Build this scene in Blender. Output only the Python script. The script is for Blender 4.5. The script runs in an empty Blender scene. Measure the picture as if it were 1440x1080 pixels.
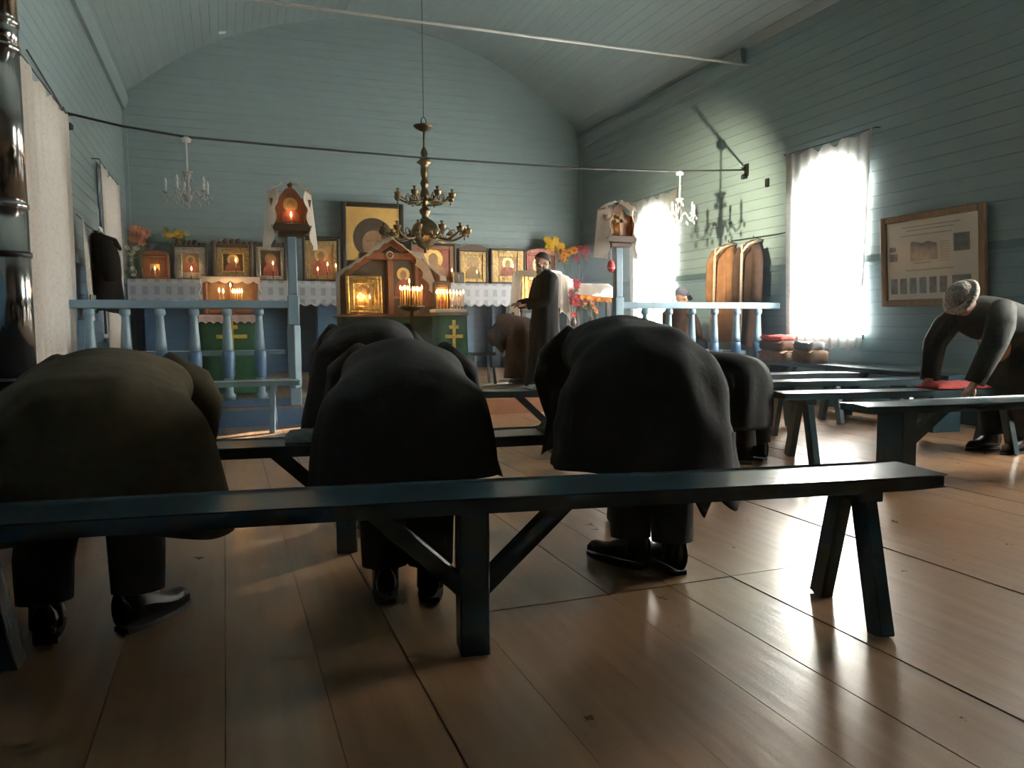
import bpy, bmesh, math, random
from mathutils import Vector, Matrix, noise
random.seed(7)
PI = math.pi
scene = bpy.context.scene
col = scene.collection

# ------------------------------------------------------------------ camera, sky, sun, exposure
def make_camera():
    f, yaw, pitch, roll, h = 1072.1, math.radians(20.547), math.radians(4.488), math.radians(-0.395), 1.002
    fw = Vector((math.sin(yaw)*math.cos(pitch), math.cos(yaw)*math.cos(pitch), -math.sin(pitch)))
    rt = Vector((math.cos(yaw), -math.sin(yaw), 0)); up = rt.cross(fw)
    c, s = math.cos(roll), math.sin(roll)
    r2, u2 = c*rt + s*up, -s*rt + c*up
    cam = bpy.data.cameras.new('camera'); o = bpy.data.objects.new('camera', cam); col.objects.link(o)
    cam.sensor_width = 36; cam.lens = 36*f/1440; cam.clip_start = .05; cam.clip_end = 200
    m = Matrix.Identity(4)
    for i in range(3):
        m[i][0], m[i][1], m[i][2] = r2[i], u2[i], -fw[i]
    m[2][3] = h
    o.matrix_world = m
    scene.camera = o
make_camera()
w = bpy.data.worlds.new('sky'); scene.world = w; w.use_nodes = True
w.node_tree.nodes['Background'].inputs[0].default_value = (.80, .90, 1, 1)
w.node_tree.nodes['Background'].inputs[1].default_value = .8
def aim(o, d): o.rotation_euler = Vector(d).to_track_quat('-Z', 'Y').to_euler()
sl = bpy.data.lights.new('sun', 'SUN'); sl.energy = 150; sl.angle = math.radians(1.0); sl.color = (1, .975, .95)
so = bpy.data.objects.new('sun', sl); col.objects.link(so); so.location = (14, 16, 9); aim(so, (-1.75, -1.0, -.74))
# the sun's glint thrown back onto the right wall by the glass and metal of the icon case on the right post
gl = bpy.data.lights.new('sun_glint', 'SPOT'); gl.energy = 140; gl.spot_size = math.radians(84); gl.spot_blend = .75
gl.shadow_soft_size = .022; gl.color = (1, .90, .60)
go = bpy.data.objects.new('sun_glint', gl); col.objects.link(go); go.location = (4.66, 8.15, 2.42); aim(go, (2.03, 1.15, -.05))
vs = scene.view_settings
vs.view_transform = 'Standard'; vs.look = 'None'; vs.gamma = 1; vs.exposure = 2.0; vs.use_curve_mapping = False
scene.cycles.use_denoising = True
scene.cycles.max_bounces = 10; scene.cycles.diffuse_bounces = 6; scene.cycles.transparent_max_bounces = 12
scene.cycles.sample_clamp_indirect = 4.0

# ------------------------------------------------------------------ materials
MAT = {}
def mat(name, c, rough=.6, metal=0, var=.15, scale=6, stretch=(1,1,1), bump=0, spec=.5, c2=None, coat=0):
    m = bpy.data.materials.new(name); m.use_nodes = True; nt = m.node_tree; N = nt.nodes; L = nt.links
    b = N['Principled BSDF']
    tc = N.new('ShaderNodeTexCoord'); mp = N.new('ShaderNodeMapping'); mp.inputs['Scale'].default_value = stretch
    nz = N.new('ShaderNodeTexNoise'); nz.inputs['Scale'].default_value = scale; nz.inputs['Detail'].default_value = 5
    rp = N.new('ShaderNodeValToRGB')
    a = c2 if c2 else tuple(min(1, x*(1+var)) for x in c)
    rp.color_ramp.elements[0].position = .3; rp.color_ramp.elements[1].position = .7
    rp.color_ramp.elements[0].color = (*[x*(1-var) for x in c], 1); rp.color_ramp.elements[1].color = (*a, 1)
    L.new(tc.outputs['Object'], mp.inputs[0]); L.new(mp.outputs[0], nz.inputs['Vector']); L.new(nz.outputs['Fac'], rp.inputs[0])
    L.new(rp.outputs[0], b.inputs['Base Color'])
    b.inputs['Roughness'].default_value = rough; b.inputs['Metallic'].default_value = metal
    b.inputs['Specular IOR Level'].default_value = spec
    b.inputs['Coat Weight'].default_value = coat; b.inputs['Coat Roughness'].default_value = .15
    if bump:
        bp = N.new('ShaderNodeBump'); bp.inputs['Strength'].default_value = bump; bp.inputs['Distance'].default_value = .02
        L.new(nz.outputs['Fac'], bp.inputs['Height']); L.new(bp.outputs[0], b.inputs['Normal'])
    MAT[name] = m; return m
def emat(name, c, s):
    m = bpy.data.materials.new(name); m.use_nodes = True; nt = m.node_tree; nt.nodes.remove(nt.nodes['Principled BSDF'])
    e = nt.nodes.new('ShaderNodeEmission'); e.inputs[0].default_value = (*c, 1); e.inputs[1].default_value = s
    nt.links.new(e.outputs[0], nt.nodes['Material Output'].inputs[0]); MAT[name] = m
def sheer(name, c, transp, transl, scale=40):
    """woven cloth that lets light through: diffuse + translucent + the open weave"""
    m = bpy.data.materials.new(name); m.use_nodes = True; nt = m.node_tree; N = nt.nodes; L = nt.links
    N.remove(N['Principled BSDF']); out = N['Material Output']
    d = N.new('ShaderNodeBsdfDiffuse'); t = N.new('ShaderNodeBsdfTranslucent'); x = N.new('ShaderNodeBsdfTransparent')
    tc = N.new('ShaderNodeTexCoord'); nz = N.new('ShaderNodeTexVoronoi'); nz.inputs['Scale'].default_value = scale
    rp = N.new('ShaderNodeValToRGB'); rp.color_ramp.elements[0].color = (*[v*.8 for v in c], 1); rp.color_ramp.elements[1].color = (*c, 1)
    rp.color_ramp.elements[1].position = .45
    L.new(tc.outputs['Object'], nz.inputs['Vector']); L.new(nz.outputs['Distance'], rp.inputs[0])
    L.new(rp.outputs[0], d.inputs[0]); L.new(rp.outputs[0], t.inputs[0])
    m1 = N.new('ShaderNodeMixShader'); m1.inputs[0].default_value = transl; L.new(d.outputs[0], m1.inputs[1]); L.new(t.outputs[0], m1.inputs[2])
    m2 = N.new('ShaderNodeMixShader'); m2.inputs[0].default_value = transp; L.new(m1.outputs[0], m2.inputs[1]); L.new(x.outputs[0], m2.inputs[2])
    L.new(m2.outputs[0], out.inputs[0]); MAT[name] = m
def pane_mat():
    m = bpy.data.materials.new('window_glass'); m.use_nodes = True; nt = m.node_tree; N = nt.nodes; L = nt.links
    N.remove(N['Principled BSDF']); g = N.new('ShaderNodeBsdfGlossy'); g.inputs['Roughness'].default_value = .02
    x = N.new('ShaderNodeBsdfTransparent'); x.inputs[0].default_value = (.93, .96, .95, 1); fr = N.new('ShaderNodeFresnel'); fr.inputs[0].default_value = 1.45
    mx = N.new('ShaderNodeMixShader'); L.new(fr.outputs[0], mx.inputs[0]); L.new(x.outputs[0], mx.inputs[1]); L.new(g.outputs[0], mx.inputs[2])
    L.new(mx.outputs[0], N['Material Output'].inputs[0]); MAT['glass'] = m
def lace_mat():
    """white table lace with a row of darker openwork motifs"""
    m = bpy.data.materials.new('lace_white'); m.use_nodes = True; nt = m.node_tree; N = nt.nodes; L = nt.links; b = N['Principled BSDF']
    tc = N.new('ShaderNodeTexCoord'); mp = N.new('ShaderNodeMapping'); mp.inputs['Scale'].default_value = (1, 1, 1)
    sp = N.new('ShaderNodeSeparateXYZ'); L.new(tc.outputs['Object'], sp.inputs[0])
    def mth(op, a, v):
        n = N.new('ShaderNodeMath'); n.operation = op
        L.new(a, n.inputs[0])
        if isinstance(v, (int, float)): n.inputs[1].default_value = v
        else: L.new(v, n.inputs[1])
        return n.outputs[0]
    fx = mth('SINE', mth('MULTIPLY', sp.outputs[0], 2*PI/.17), 0)
    fz = mth('SINE', mth('MULTIPLY', sp.outputs[2], 2*PI/.19), 0)
    k = mth('GREATER_THAN', mth('MULTIPLY', mth('GREATER_THAN', fx, .15), mth('GREATER_THAN', fz, -.5)), .5)
    vo = N.new('ShaderNodeTexVoronoi'); vo.inputs['Scale'].default_value = 55; L.new(tc.outputs['Object'], vo.inputs['Vector'])
    kk = mth('MULTIPLY', k, mth('SUBTRACT', vo.outputs['Distance'], -.35))
    mx = N.new('ShaderNodeMix'); mx.data_type = 'RGBA'; mx.inputs[6].default_value = (.62, .64, .70, 1); mx.inputs[7].default_value = (.34, .37, .43, 1)
    L.new(kk, mx.inputs[0]); L.new(mx.outputs[2], b.inputs['Base Color']); b.inputs['Roughness'].default_value = .9
    MAT['lace'] = m
def floor_mat():
    """worn brown floor paint: gloss varies, grain along the boards, scuffs to bare wood"""
    m = bpy.data.materials.new('floor_paint'); m.use_nodes = True; nt = m.node_tree; N = nt.nodes; L = nt.links; b = N['Principled BSDF']
    tc = N.new('ShaderNodeTexCoord'); mp = N.new('ShaderNodeMapping'); mp.inputs['Scale'].default_value = (9, .8, 1)
    n1 = N.new('ShaderNodeTexNoise'); n1.inputs['Scale'].default_value = 2.2; n1.inputs['Detail'].default_value = 6
    L.new(tc.outputs['Object'], mp.inputs[0]); L.new(mp.outputs[0], n1.inputs['Vector'])
    n2 = N.new('ShaderNodeTexNoise'); n2.inputs['Scale'].default_value = 5; n2.inputs['Detail'].default_value = 9; n2.inputs['Roughness'].default_value = .7
    L.new(tc.outputs['Object'], n2.inputs['Vector'])
    r1 = N.new('ShaderNodeValToRGB'); r1.color_ramp.elements[0].position = .3; r1.color_ramp.elements[1].position = .75
    r1.color_ramp.elements[0].color = (.24, .125, .062, 1); r1.color_ramp.elements[1].color = (.35, .20, .105, 1)
    L.new(n1.outputs['Fac'], r1.inputs[0])
    r2 = N.new('ShaderNodeValToRGB'); r2.color_ramp.elements[0].position = .27; r2.color_ramp.elements[1].position = .36
    r2.color_ramp.elements[0].color = (.25, .2, .17, 1); r2.color_ramp.elements[1].color = (1, 1, 1, 1); L.new(n2.outputs['Fac'], r2.inputs[0])
    mx = N.new('ShaderNodeMix'); mx.data_type = 'RGBA'; mx.blend_type = 'MULTIPLY'; mx.inputs[0].default_value = 1
    L.new(r1.outputs[0], mx.inputs[6]); L.new(r2.outputs[0], mx.inputs[7]); L.new(mx.outputs[2], b.inputs['Base Color'])
    rr = N.new('ShaderNodeMapRange'); rr.inputs[3].default_value = .20; rr.inputs[4].default_value = .42; L.new(n2.outputs['Fac'], rr.inputs[0])
    L.new(rr.outputs[0], b.inputs['Roughness'])
    b.inputs['Specular IOR Level'].default_value = .8; b.inputs['Coat Weight'].default_value = .35; b.inputs['Coat Roughness'].default_value = .16
    bp = N.new('ShaderNodeBump'); bp.inputs['Strength'].default_value = .18; bp.inputs['Distance'].default_value = .01
    L.new(n1.outputs['Fac'], bp.inputs['Height']); L.new(bp.outputs[0], b.inputs['Normal'])
    MAT['floor'] = m
floor_mat(); lace_mat(); pane_mat()
mat('wall_teal', (.235, .318, .335), .42, var=.06, scale=2, stretch=(1, 1, 6))
mat('wall_blue', (.085, .17, .27), .42, var=.10, scale=2, stretch=(1, 1, 6))
mat('wall_blue_grey', (.16, .25, .29), .45, var=.08, scale=2, stretch=(1, 1, 6))
mat('ceil_teal', (.235, .315, .33), .40, var=.06, scale=2, stretch=(6, .3, 1))
mat('gap_dark', (.05, .07, .075), .9)
mat('trim_dark', (.09, .16, .18), .45)
mat('rail_blue', (.19, .30, .37), .38, var=.08, scale=4)
mat('rail_deep', (.065, .14, .25), .35, var=.08)
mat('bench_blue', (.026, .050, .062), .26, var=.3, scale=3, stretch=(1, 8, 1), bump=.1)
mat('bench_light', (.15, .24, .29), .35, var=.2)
mat('podium_brown', (.22, .09, .035), .4, var=.2)
mat('wood_dark', (.06, .033, .02), .45, var=.3, scale=9, stretch=(1, 1, 8))
mat('wood_red', (.20, .075, .035), .4, var=.3, scale=9, stretch=(1, 1, 8))
mat('wood_mid', (.22, .12, .055), .45, var=.25, scale=9, stretch=(8, 1, 1))
mat('wood_black', (.022, .016, .012), .35, var=.3)
mat('gold', (.72, .47, .17), .32, 1, var=.25, scale=22, bump=.5)
mat('gold_flat', (.66, .42, .13), .45, .35, var=.1, scale=12)
mat('gilt_dull', (.34, .24, .11), .45, .8, var=.4, scale=30, bump=.8)
mat('silver', (.5, .46, .38), .35, 1, var=.3, scale=30, bump=.7)
mat('brass', (.165, .125, .07), .30, 1, var=.3, scale=14)
mat('brass_dark', (.10, .078, .047), .4, .9, var=.3, scale=14)
mat('steel', (.55, .55, .54), .16, 1, var=.06, scale=3)
mat('iron', (.03, .03, .032), .5, .6, var=.3)
mat('paint_dark', (.05, .035, .022), .4, var=.5, scale=10)
mat('paint_face', (.24, .13, .065), .45, var=.25, scale=14)
mat('paint_ochre', (.30, .17, .08), .45, var=.4, scale=10)
mat('paint_red', (.26, .06, .04), .5, var=.4, scale=14)
mat('paint_brickred', (.36, .13, .10), .6, var=.4, scale=20)
mat('halo_gold', (.7, .5, .2), .4, .7)
mat('green_cloth', (.018, .095, .042), .8, var=.2, scale=14)
mat('yellow_braid', (.75, .5, .07), .55, var=.3, scale=40)
mat('white_cloth', (.80, .77, .72), .9, var=.06, scale=10)
mat('pink_cloth', (.72, .50, .47), .9, var=.15, scale=60)
mat('red_cloth', (.45, .05, .045), .85, var=.25, scale=20)
mat('brown_cloth', (.16, .09, .055), .9, var=.3, scale=20)
mat('check_cloth', (.22, .24, .22), .9, var=.5, scale=30)
mat('grey_cloth', (.16, .17, .18), .9, var=.3, scale=30)
mat('patch_cloth', (.30, .26, .20), .9, var=.6, scale=18, c2=(.10, .22, .12))
mat('rug', (.36, .31, .22), .95, var=.45, scale=9, stretch=(1, 3, 1))
mat('coat_black', (.010, .010, .0105), .8, var=.35, scale=25, bump=.15, spec=.25)
mat('coat_olive', (.085, .066, .038), .85, var=.22, scale=18, bump=.15, spec=.2)
mat('coat_charcoal', (.016, .016, .015), .8, var=.3, scale=22, bump=.15, spec=.25)
mat('coat_grey', (.04, .042, .038), .9, var=.3, scale=30, bump=.2, spec=.2)
mat('coat_brown', (.072, .040, .027), .9, var=.3, scale=14, bump=.2, spec=.2)
mat('coat_tan', (.26, .125, .06), .9, var=.25, scale=9, bump=.2, spec=.2)
mat('fleece', (.55, .42, .34), .95, var=.3, scale=40, bump=.6)
mat('trousers', (.012, .012, .013), .85, var=.3, scale=30)
mat('boot', (.012, .011, .011), .42, var=.3, scale=20, bump=.1)
mat('sole', (.02, .02, .02), .8)
mat('skin', (.42, .24, .17), .55, var=.08, scale=20)
mat('hair_dark', (.022, .018, .016), .7, var=.4, scale=60, stretch=(1, 1, .3), bump=.4)
mat('hair_grey', (.30, .28, .26), .8, var=.4, scale=60, bump=.4)
mat('fur_hat', (.36, .33, .29), .95, var=.4, scale=60, bump=.8)
mat('cap', (.10, .10, .14), .85, var=.2, scale=30)
mat('scarf_white', (.62, .60, .56), .9, var=.1, scale=30)
mat('wax', (.75, .42, .13), .5, var=.1, spec=.4)
mat('bulb_white', (.75, .74, .70), .35, var=.05)
mat('crystal', (.42, .42, .41), .08, .0, var=.05, spec=1.0)
mat('chrome_dull', (.5, .49, .45), .3, .8)
mat('cable', (.03, .03, .03), .6)
mat('plastic_white', (.78, .77, .72), .4, var=.04)
mat('paper', (.62, .59, .50), .55, var=.06, scale=3, spec=.6, coat=.6)
mat('photo_grey', (.17, .17, .18), .5, var=.5, scale=16, coat=.6)
mat('photo_teal', (.09, .12, .12), .5, var=.5, scale=16, coat=.6)
mat('ink', (.34, .32, .29), .7)
mat('petal_yellow', (.80, .52, .06), .7, var=.2, scale=40)
mat('petal_orange', (.80, .30, .04), .7, var=.2, scale=40)
mat('petal_red', (.62, .07, .08), .7, var=.25, scale=40)
mat('petal_peach', (.62, .26, .14), .7, var=.2, scale=40)
mat('petal_white', (.68, .66, .58), .7, var=.1, scale=40)
mat('petal_cream', (.66, .58, .36), .7, var=.1, scale=40)
mat('leaf', (.045, .11, .03), .6, var=.4, scale=20)
mat('flower_heart', (.12, .05, .02), .8)
emat('flame', (1, .55, .2), 5)
sheer('curtain', (.80, .77, .74), .006, .60, 26)
sheer('curtain_thin', (.80, .77, .74), .11, .60, 26)
sheer('curtain_left', (.74, .68, .62), .01, .15, 26)
sheer('thin_cloth', (.86, .83, .79), .0, .5, 60)
sheer('lace_towel', (.84, .80, .75), .06, .30, 50)

# ------------------------------------------------------------------ mesh builder
class MB:
    def __init__(s): s.v = []; s.f = []
    def add(s, vs, fs):
        n = len(s.v); s.v += [tuple(v) for v in vs]; s.f += [tuple(i+n for i in f) for f in fs]; return s
    def box(s, x0, x1, y0, y1, z0, z1):
        return s.add([(x0,y0,z0),(x1,y0,z0),(x1,y1,z0),(x0,y1,z0),(x0,y0,z1),(x1,y0,z1),(x1,y1,z1),(x0,y1,z1)],
                     [(0,3,2,1),(4,5,6,7),(0,1,5,4),(1,2,6,5),(2,3,7,6),(3,0,4,7)])
    def bar(s, p0, p1, w, t, up=(0,0,1)):
        p0, p1 = Vector(p0), Vector(p1); d = (p1-p0).normalized(); up = Vector(up)
        if abs(d.dot(up)) > .98: up = Vector((0,1,0))
        a = d.cross(up).normalized(); b = a.cross(d).normalized()
        vs = [p + a*i*w/2 + b*j*t/2 for p in (p0, p1) for i, j in ((-1,-1),(1,-1),(1,1),(-1,1))]
        return s.add(vs, [(3,2,1,0),(4,5,6,7),(0,1,5,4),(1,2,6,5),(2,3,7,6),(3,0,4,7)])
    def prism(s, poly, y0, y1, ax='y'):
        """polygon (a,b) extruded along an axis; ax y: (x,z), x: (y,z), z: (x,y)"""
        def P(a, b, c): return {'y': (a, c, b), 'x': (c, a, b), 'z': (a, b, c)}[ax]
        n = len(poly); vs = [P(a, b, y0) for a, b in poly] + [P(a, b, y1) for a, b in poly]
        fs = [tuple(range(n)), tuple(range(2*n-1, n-1, -1))] + [(i, i+n, (i+1) % n+n, (i+1) % n) for i in range(n)]
        return s.add(vs, fs)
    def tube(s, pts, rad, n=8, cap=True, flat=1.0):
        pts = [Vector(p) for p in pts]; m = len(pts)
        if not isinstance(rad, (list, tuple)): rad = [rad]*m
        vs = []; up = None
        for i, p in enumerate(pts):
            d = (pts[min(i+1, m-1)] - pts[max(i-1, 0)]).normalized()
            if up is None:
                up = Vector((0,0,1)) if abs(d.z) < .9 else Vector((0,1,0))
            a = d.cross(up).normalized(); up = a.cross(d).normalized()
            for k in range(n):
                t = 2*PI*k/n; vs.append(p + a*math.cos(t)*rad[i] + up*math.sin(t)*rad[i]*flat)
        fs = [(i*n+k, i*n+(k+1) % n, (i+1)*n+(k+1) % n, (i+1)*n+k) for i in range(m-1) for k in range(n)]
        if cap: fs += [tuple(range(n-1, -1, -1)), tuple(range((m-1)*n, m*n))]
        return s.add(vs, fs)
    def lathe(s, prof, n=14, o=(0,0,0)):
        vs = [(o[0]+r*math.cos(2*PI*k/n), o[1]+r*math.sin(2*PI*k/n), o[2]+z) for r, z in prof for k in range(n)]
        m = len(prof)
        fs = [(i*n+k, i*n+(k+1) % n, (i+1)*n+(k+1) % n, (i+1)*n+k) for i in range(m-1) for k in range(n)]
        fs += [tuple(range(n-1, -1, -1)), tuple(range((m-1)*n, m*n))]
        return s.add(vs, fs)
    def ball(s, c, r, n=10, m=7):
        if not isinstance(r, (list, tuple)): r = (r, r, r)
        vs = [(c[0], c[1], c[2]-r[2])]
        for i in range(1, m):
            a = -PI/2 + PI*i/m
            vs += [(c[0]+r[0]*math.cos(a)*math.cos(2*PI*k/n), c[1]+r[1]*math.cos(a)*math.sin(2*PI*k/n), c[2]+r[2]*math.sin(a)) for k in range(n)]
        vs.append((c[0], c[1], c[2]+r[2])); t = len(vs)-1
        fs = [(0, 1+(k+1) % n, 1+k) for k in range(n)]
        for i in range(m-2):
            fs += [(1+i*n+k, 1+i*n+(k+1) % n, 1+(i+1)*n+(k+1) % n, 1+(i+1)*n+k) for k in range(n)]
        fs += [(1+(m-2)*n+k, 1+(m-2)*n+(k+1) % n, t) for k in range(n)]
        return s.add(vs, fs)
    def grid(s, fn, nu, nv, thick=0, closed=False):
        """sheet fn(u,v) -> point; thick > 0 gives it two faces and rims"""
        P = [[Vector(fn(i/nu, j/nv)) for j in range(nv+1)] for i in range(nu+1)]
        vs = [p for r in P for p in r]; w_ = nv+1
        fs = [(i*w_+j, (i+1)*w_+j, (i+1)*w_+j+1, i*w_+j+1) for i in range(nu) for j in range(nv)]
        if thick:
            nn = []
            for i in range(nu+1):
                for j in range(nv+1):
                    a = P[min(i+1, nu)][j]-P[max(i-1, 0)][j]; b = P[i][min(j+1, nv)]-P[i][max(j-1, 0)]
                    n_ = a.cross(b); nn.append(n_.normalized() if n_.length > 1e-9 else Vector((0,0,1)))
            k = len(vs); vs = vs + [v - n_*thick for v, n_ in zip(vs, nn)]
            fs = fs + [tuple(x+k for x in f[::-1]) for f in fs]
            ed = [i*w_ for i in range(nu+1)], [i*w_+nv for i in range(nu+1)], list(range(w_)), [nu*w_+j for j in range(w_)]
            for e, flip in zip(ed, (1, 0, 0, 1)):
                for a, b in zip(e, e[1:]): fs.append((a, b, b+k, a+k) if flip else (b, a, a+k, b+k))
        return s.add(vs, fs)
    def mesh(s, name):
        me = bpy.data.meshes.new(name); me.from_pydata(s.v, [], s.f); me.update(); return me
    def build(s, name, m, parent=None, smooth=False, loc=None, label=None):
        me = s.mesh(name); me.materials.append(MAT[m])
        if smooth: me.polygons.foreach_set('use_smooth', [True]*len(me.polygons))
        return link(name, me, parent, loc, label)
def link(name, me, parent=None, loc=None, label=None):
    o = bpy.data.objects.new(name, me); col.objects.link(o); o.parent = parent
    if loc: o.location = loc
    if label: o['label'] = label
    return o
def thing(name, label, cat, loc=(0,0,0), rz=0, group=None):
    o = bpy.data.objects.new(name, None); col.objects.link(o); o.location = loc; o.rotation_euler = (0,0,rz); o.empty_display_size = .1
    return tag(o, label, cat, group)
def tag(o, label, cat, group=None):
    o['label'] = label; o['category'] = cat
    if group: o['group'] = group
    return o
def struct(o, label=None):
    o['kind'] = 'structure'
    if label: o['label'] = label
    return o
def copy_tree(o, parent=None):
    c = o.copy(); col.objects.link(c); c.parent = parent
    for ch in list(o.children):
        copy_tree(ch, c)
    return c
def bevel(o, wdt=.006, seg=1):
    b = o.modifiers.new('bevel', 'BEVEL'); b.width = wdt; b.segments = seg; b.limit_method = 'ANGLE'; return o

# ------------------------------------------------------------------ the room
XL, XR, YB, YF, YR, HE, HP, HC = -1.42, 6.69, 13.85, -2.6, 8.0, 4.65, .19, 1.69
XC = (XL+XR)/2; HALF = (XR-XL)/2; RISE = 1.66; RAD = (HALF**2+RISE**2)/(2*RISE); ZC = HE+RISE-RAD
def rnd(a, b): return random.uniform(a, b)
# floor boards
fl = struct(MB().box(XL-.1, XR+.1, YF-.1, YB+.1, -.12, -.03).build('floor', 'gap_dark'), 'brown painted plank floor, worn and glossy')
x = XL
k = 0
while x < XR-.02:
    wd = min(rnd(.25, .31), XR-x)
    joints = sorted([2.46 if .75 < x < 2.2 else rnd(.2, 4.0), rnd(5.0, 7.5)])
    if not .75 < x < 2.2 and k % 2: joints = joints[1:]
    ys = [YF] + joints + [YR+.02]
    for a, b in zip(ys, ys[1:]):
        z = rnd(-.0025, .0025)
        MB().box(x+.0013, x+wd-.0013, a+.0012, b-.0012, -.03, z).build('plank', 'floor', fl)
    x += wd; k += 1
# podium of the altar end
pd = struct(MB().box(XL, XR, YR+.03, YB, -.02, HP-.035).build('podium', 'podium_brown'), 'low wooden platform at the altar end')
x = XL
while x < XR-.02:
    wd = min(rnd(.2, .25), XR-x)
    ym = rnd(10, 12)
    for a, b in ((YR+.01, ym), (ym, YB)):
        MB().box(x+.002, x+wd-.002, a, b-.003, HP-.035, HP+rnd(-.002, .001)).build('plank', 'floor', pd)
    x += wd
MB().box(XL, .72, YR-.01, YR+.03, 0, HP-.02).build('fascia', 'rail_deep', pd, label='blue painted front board')
MB().box(.725, 4.28, YR-.01, YR+.03, 0, HP-.02).build('fascia', 'podium_brown', pd, label='brown painted front board')
MB().box(4.285, XR, YR-.01, YR+.03, 0, HP-.02).build('fascia', 'rail_deep', pd, label='blue painted front board')

def intervals(a, b, holes):
    out = [(a, b)]
    for h0, h1 in holes:
        nx = []
        for p, q in out:
            if h1 <= p or h0 >= q: nx.append((p, q)); continue
            if h0 > p: nx.append((p, h0))
            if h1 < q: nx.append((h1, q))
        out = nx
    return out
def side_wall(name, xf, sg, holes, label, lowmat):
    """xf: inner face; sg: +1 when the room lies at larger x. holes: (y0,y1,z0,z1)"""
    m = MB(); ys = sorted({YF, YB, *[h[0] for h in holes], *[h[1] for h in holes]})
    xo = xf - sg*.16; a, b = sorted((xo, xf - sg*.02))
    for p, q in zip(ys, ys[1:]):
        hz = sorted([(h[2], h[3]) for h in holes if h[0] <= p and h[1] >= q])
        for z0, z1 in intervals(-.1, HE+.05, hz): m.box(a, b, p, q, z0, z1)
    wl = struct(m.build(name, 'gap_dark'), label)
    z = 0
    a, b = sorted((xf - sg*.02, xf))
    while z < HE-.01:
        z1 = min(z+.135, HE)
        if z < HC < z1+.03: z1 = HC
        hs = [(h[0], h[1]) for h in holes if h[2] < z1-.01 and h[3] > z+.01]
        for p, q in intervals(YF, YB, hs):
            MB().box(a, b, p, q, z+.003, z1-.001).build('board', lowmat if z1 <= HC+.001 else 'wall_teal', wl)
        z = z1
    # chair rail and skirting, cut at the windows
    for p, q in intervals(YF, YB, [(h[0]-.02, h[1]+.02) for h in holes]):
        c, d = sorted((xf, xf+sg*.025))
        MB().box(c, d, p, q, HC-.03, HC+.045).build('chair_rail', 'trim_dark', wl)
    c, d = sorted((xf, xf+sg*.02))
    MB().box(c, d, YF, YB, .0, .14).build('skirting', lowmat, wl)
    return wl
WIN = dict(R=[(6.66, 7.76), (10.52, 11.66), (2.80, 3.90)], L=[(4.40, 5.75), (6.95, 8.2), (10.75, 12.0)])  # third right window is unseen, added to light the near right floor
WZ0, WZ1 = .86, 2.98
wr = side_wall('wall_right', XR, -1, [(a, b, WZ0, WZ1) for a, b in WIN['R']], 'teal painted board wall on the right', 'wall_blue_grey')
wl_ = side_wall('wall_left', XL, 1, [(a, b, WZ0, WZ1) for a, b in WIN['L']], 'teal painted board wall on the left', 'wall_blue')
def arc_half(z): return math.sqrt(max(0, RAD**2-(z-ZC)**2)) if z > HE else HALF
def end_wall(name, y, sg, label, lowmat, upmat='wall_teal'):
    a, b = sorted((y-sg*.14, y-sg*.02))
    n = 24; top = [(XC+HALF*math.cos(PI*i/n), 0) for i in range(n+1)]
    poly = [(XL-.1, -.1), (XR+.1, -.1)] + [(XC+hx, ZC+math.sqrt(RAD**2-hx**2)) for hx in [HALF-2*HALF*i/n for i in range(n+1)]]
    wb = struct(MB().prism(poly, a, b).build(name, 'gap_dark'), label)
    z = 0; c, d = sorted((y-sg*.02, y))
    while z < HE+RISE-.03:
        z1 = min(z+.135, HE+RISE)
        if z < HC < z1+.03: z1 = HC
        h0, h1 = arc_half(z), arc_half(z1-.002)
        MB().prism([(XC-h0, z+.003), (XC+h0, z+.003), (XC+h1, z1-.001), (XC-h1, z1-.001)], c, d).build('board', lowmat if z1 <= HC+.001 else upmat, wb)
        z = z1
    return wb
wb = end_wall('wall_back', YB, -1, 'teal painted board wall behind the icons', 'wall_blue')
MB().box(XL, XR, YB-.03, YB, HP, HP+.13).build('skirting', 'rail_deep', wb)
end_wall('wall_front', YF, 1, 'unseen board wall behind the viewer, darkened to cut bounced light', 'wood_dark', 'wood_dark')  # dark finish chosen to weaken light bounced from behind the camera
for xx in (XL+.0, XR-.06):
    MB().box(xx, xx+.06, YB-.06, YB, HP, HE).build('corner_bead', 'wall_teal', wb)
# vaulted ceiling of boards running the length of the room
A0 = math.asin(HALF/RAD); nb = 64
cm = MB(); seg = 32
for i in range(seg):
    t0, t1 = -A0+2*A0*i/seg, -A0+2*A0*(i+1)/seg
    P = [(XC+R*math.sin(t), ZC+R*math.cos(t)) for t, R in ((t0, RAD+.02), (t1, RAD+.02), (t1, RAD+.12), (t0, RAD+.12))]
    cm.prism(P, YF-.1, YB+.1)
ce = struct(cm.build('ceiling', 'gap_dark'), 'vaulted ceiling of teal painted boards')
for i in range(nb):
    t0, t1 = -A0+2*A0*i/nb+.0003, -A0+2*A0*(i+1)/nb-.0003
    P = [(XC+R*math.sin(t), ZC+R*math.cos(t)) for t, R in ((t0, RAD), (t1, RAD), (t1, RAD+.018), (t0, RAD+.018))]
    MB().prism(P, YF, YB).build('board', 'ceil_teal', ce)
for i, (xx, sg) in enumerate(((XL, 1), (XR, -1))):
    P = [(xx, HE-.20), (xx+sg*.05, HE-.20), (xx+sg*.09, HE-.06), (xx+sg*.09, HE+.02), (xx, HE+.02)]
    struct(MB().prism(P, 8.78, YB).build('trim_%d' % (i+1), 'wall_teal'), 'painted cornice under the ceiling')
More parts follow.
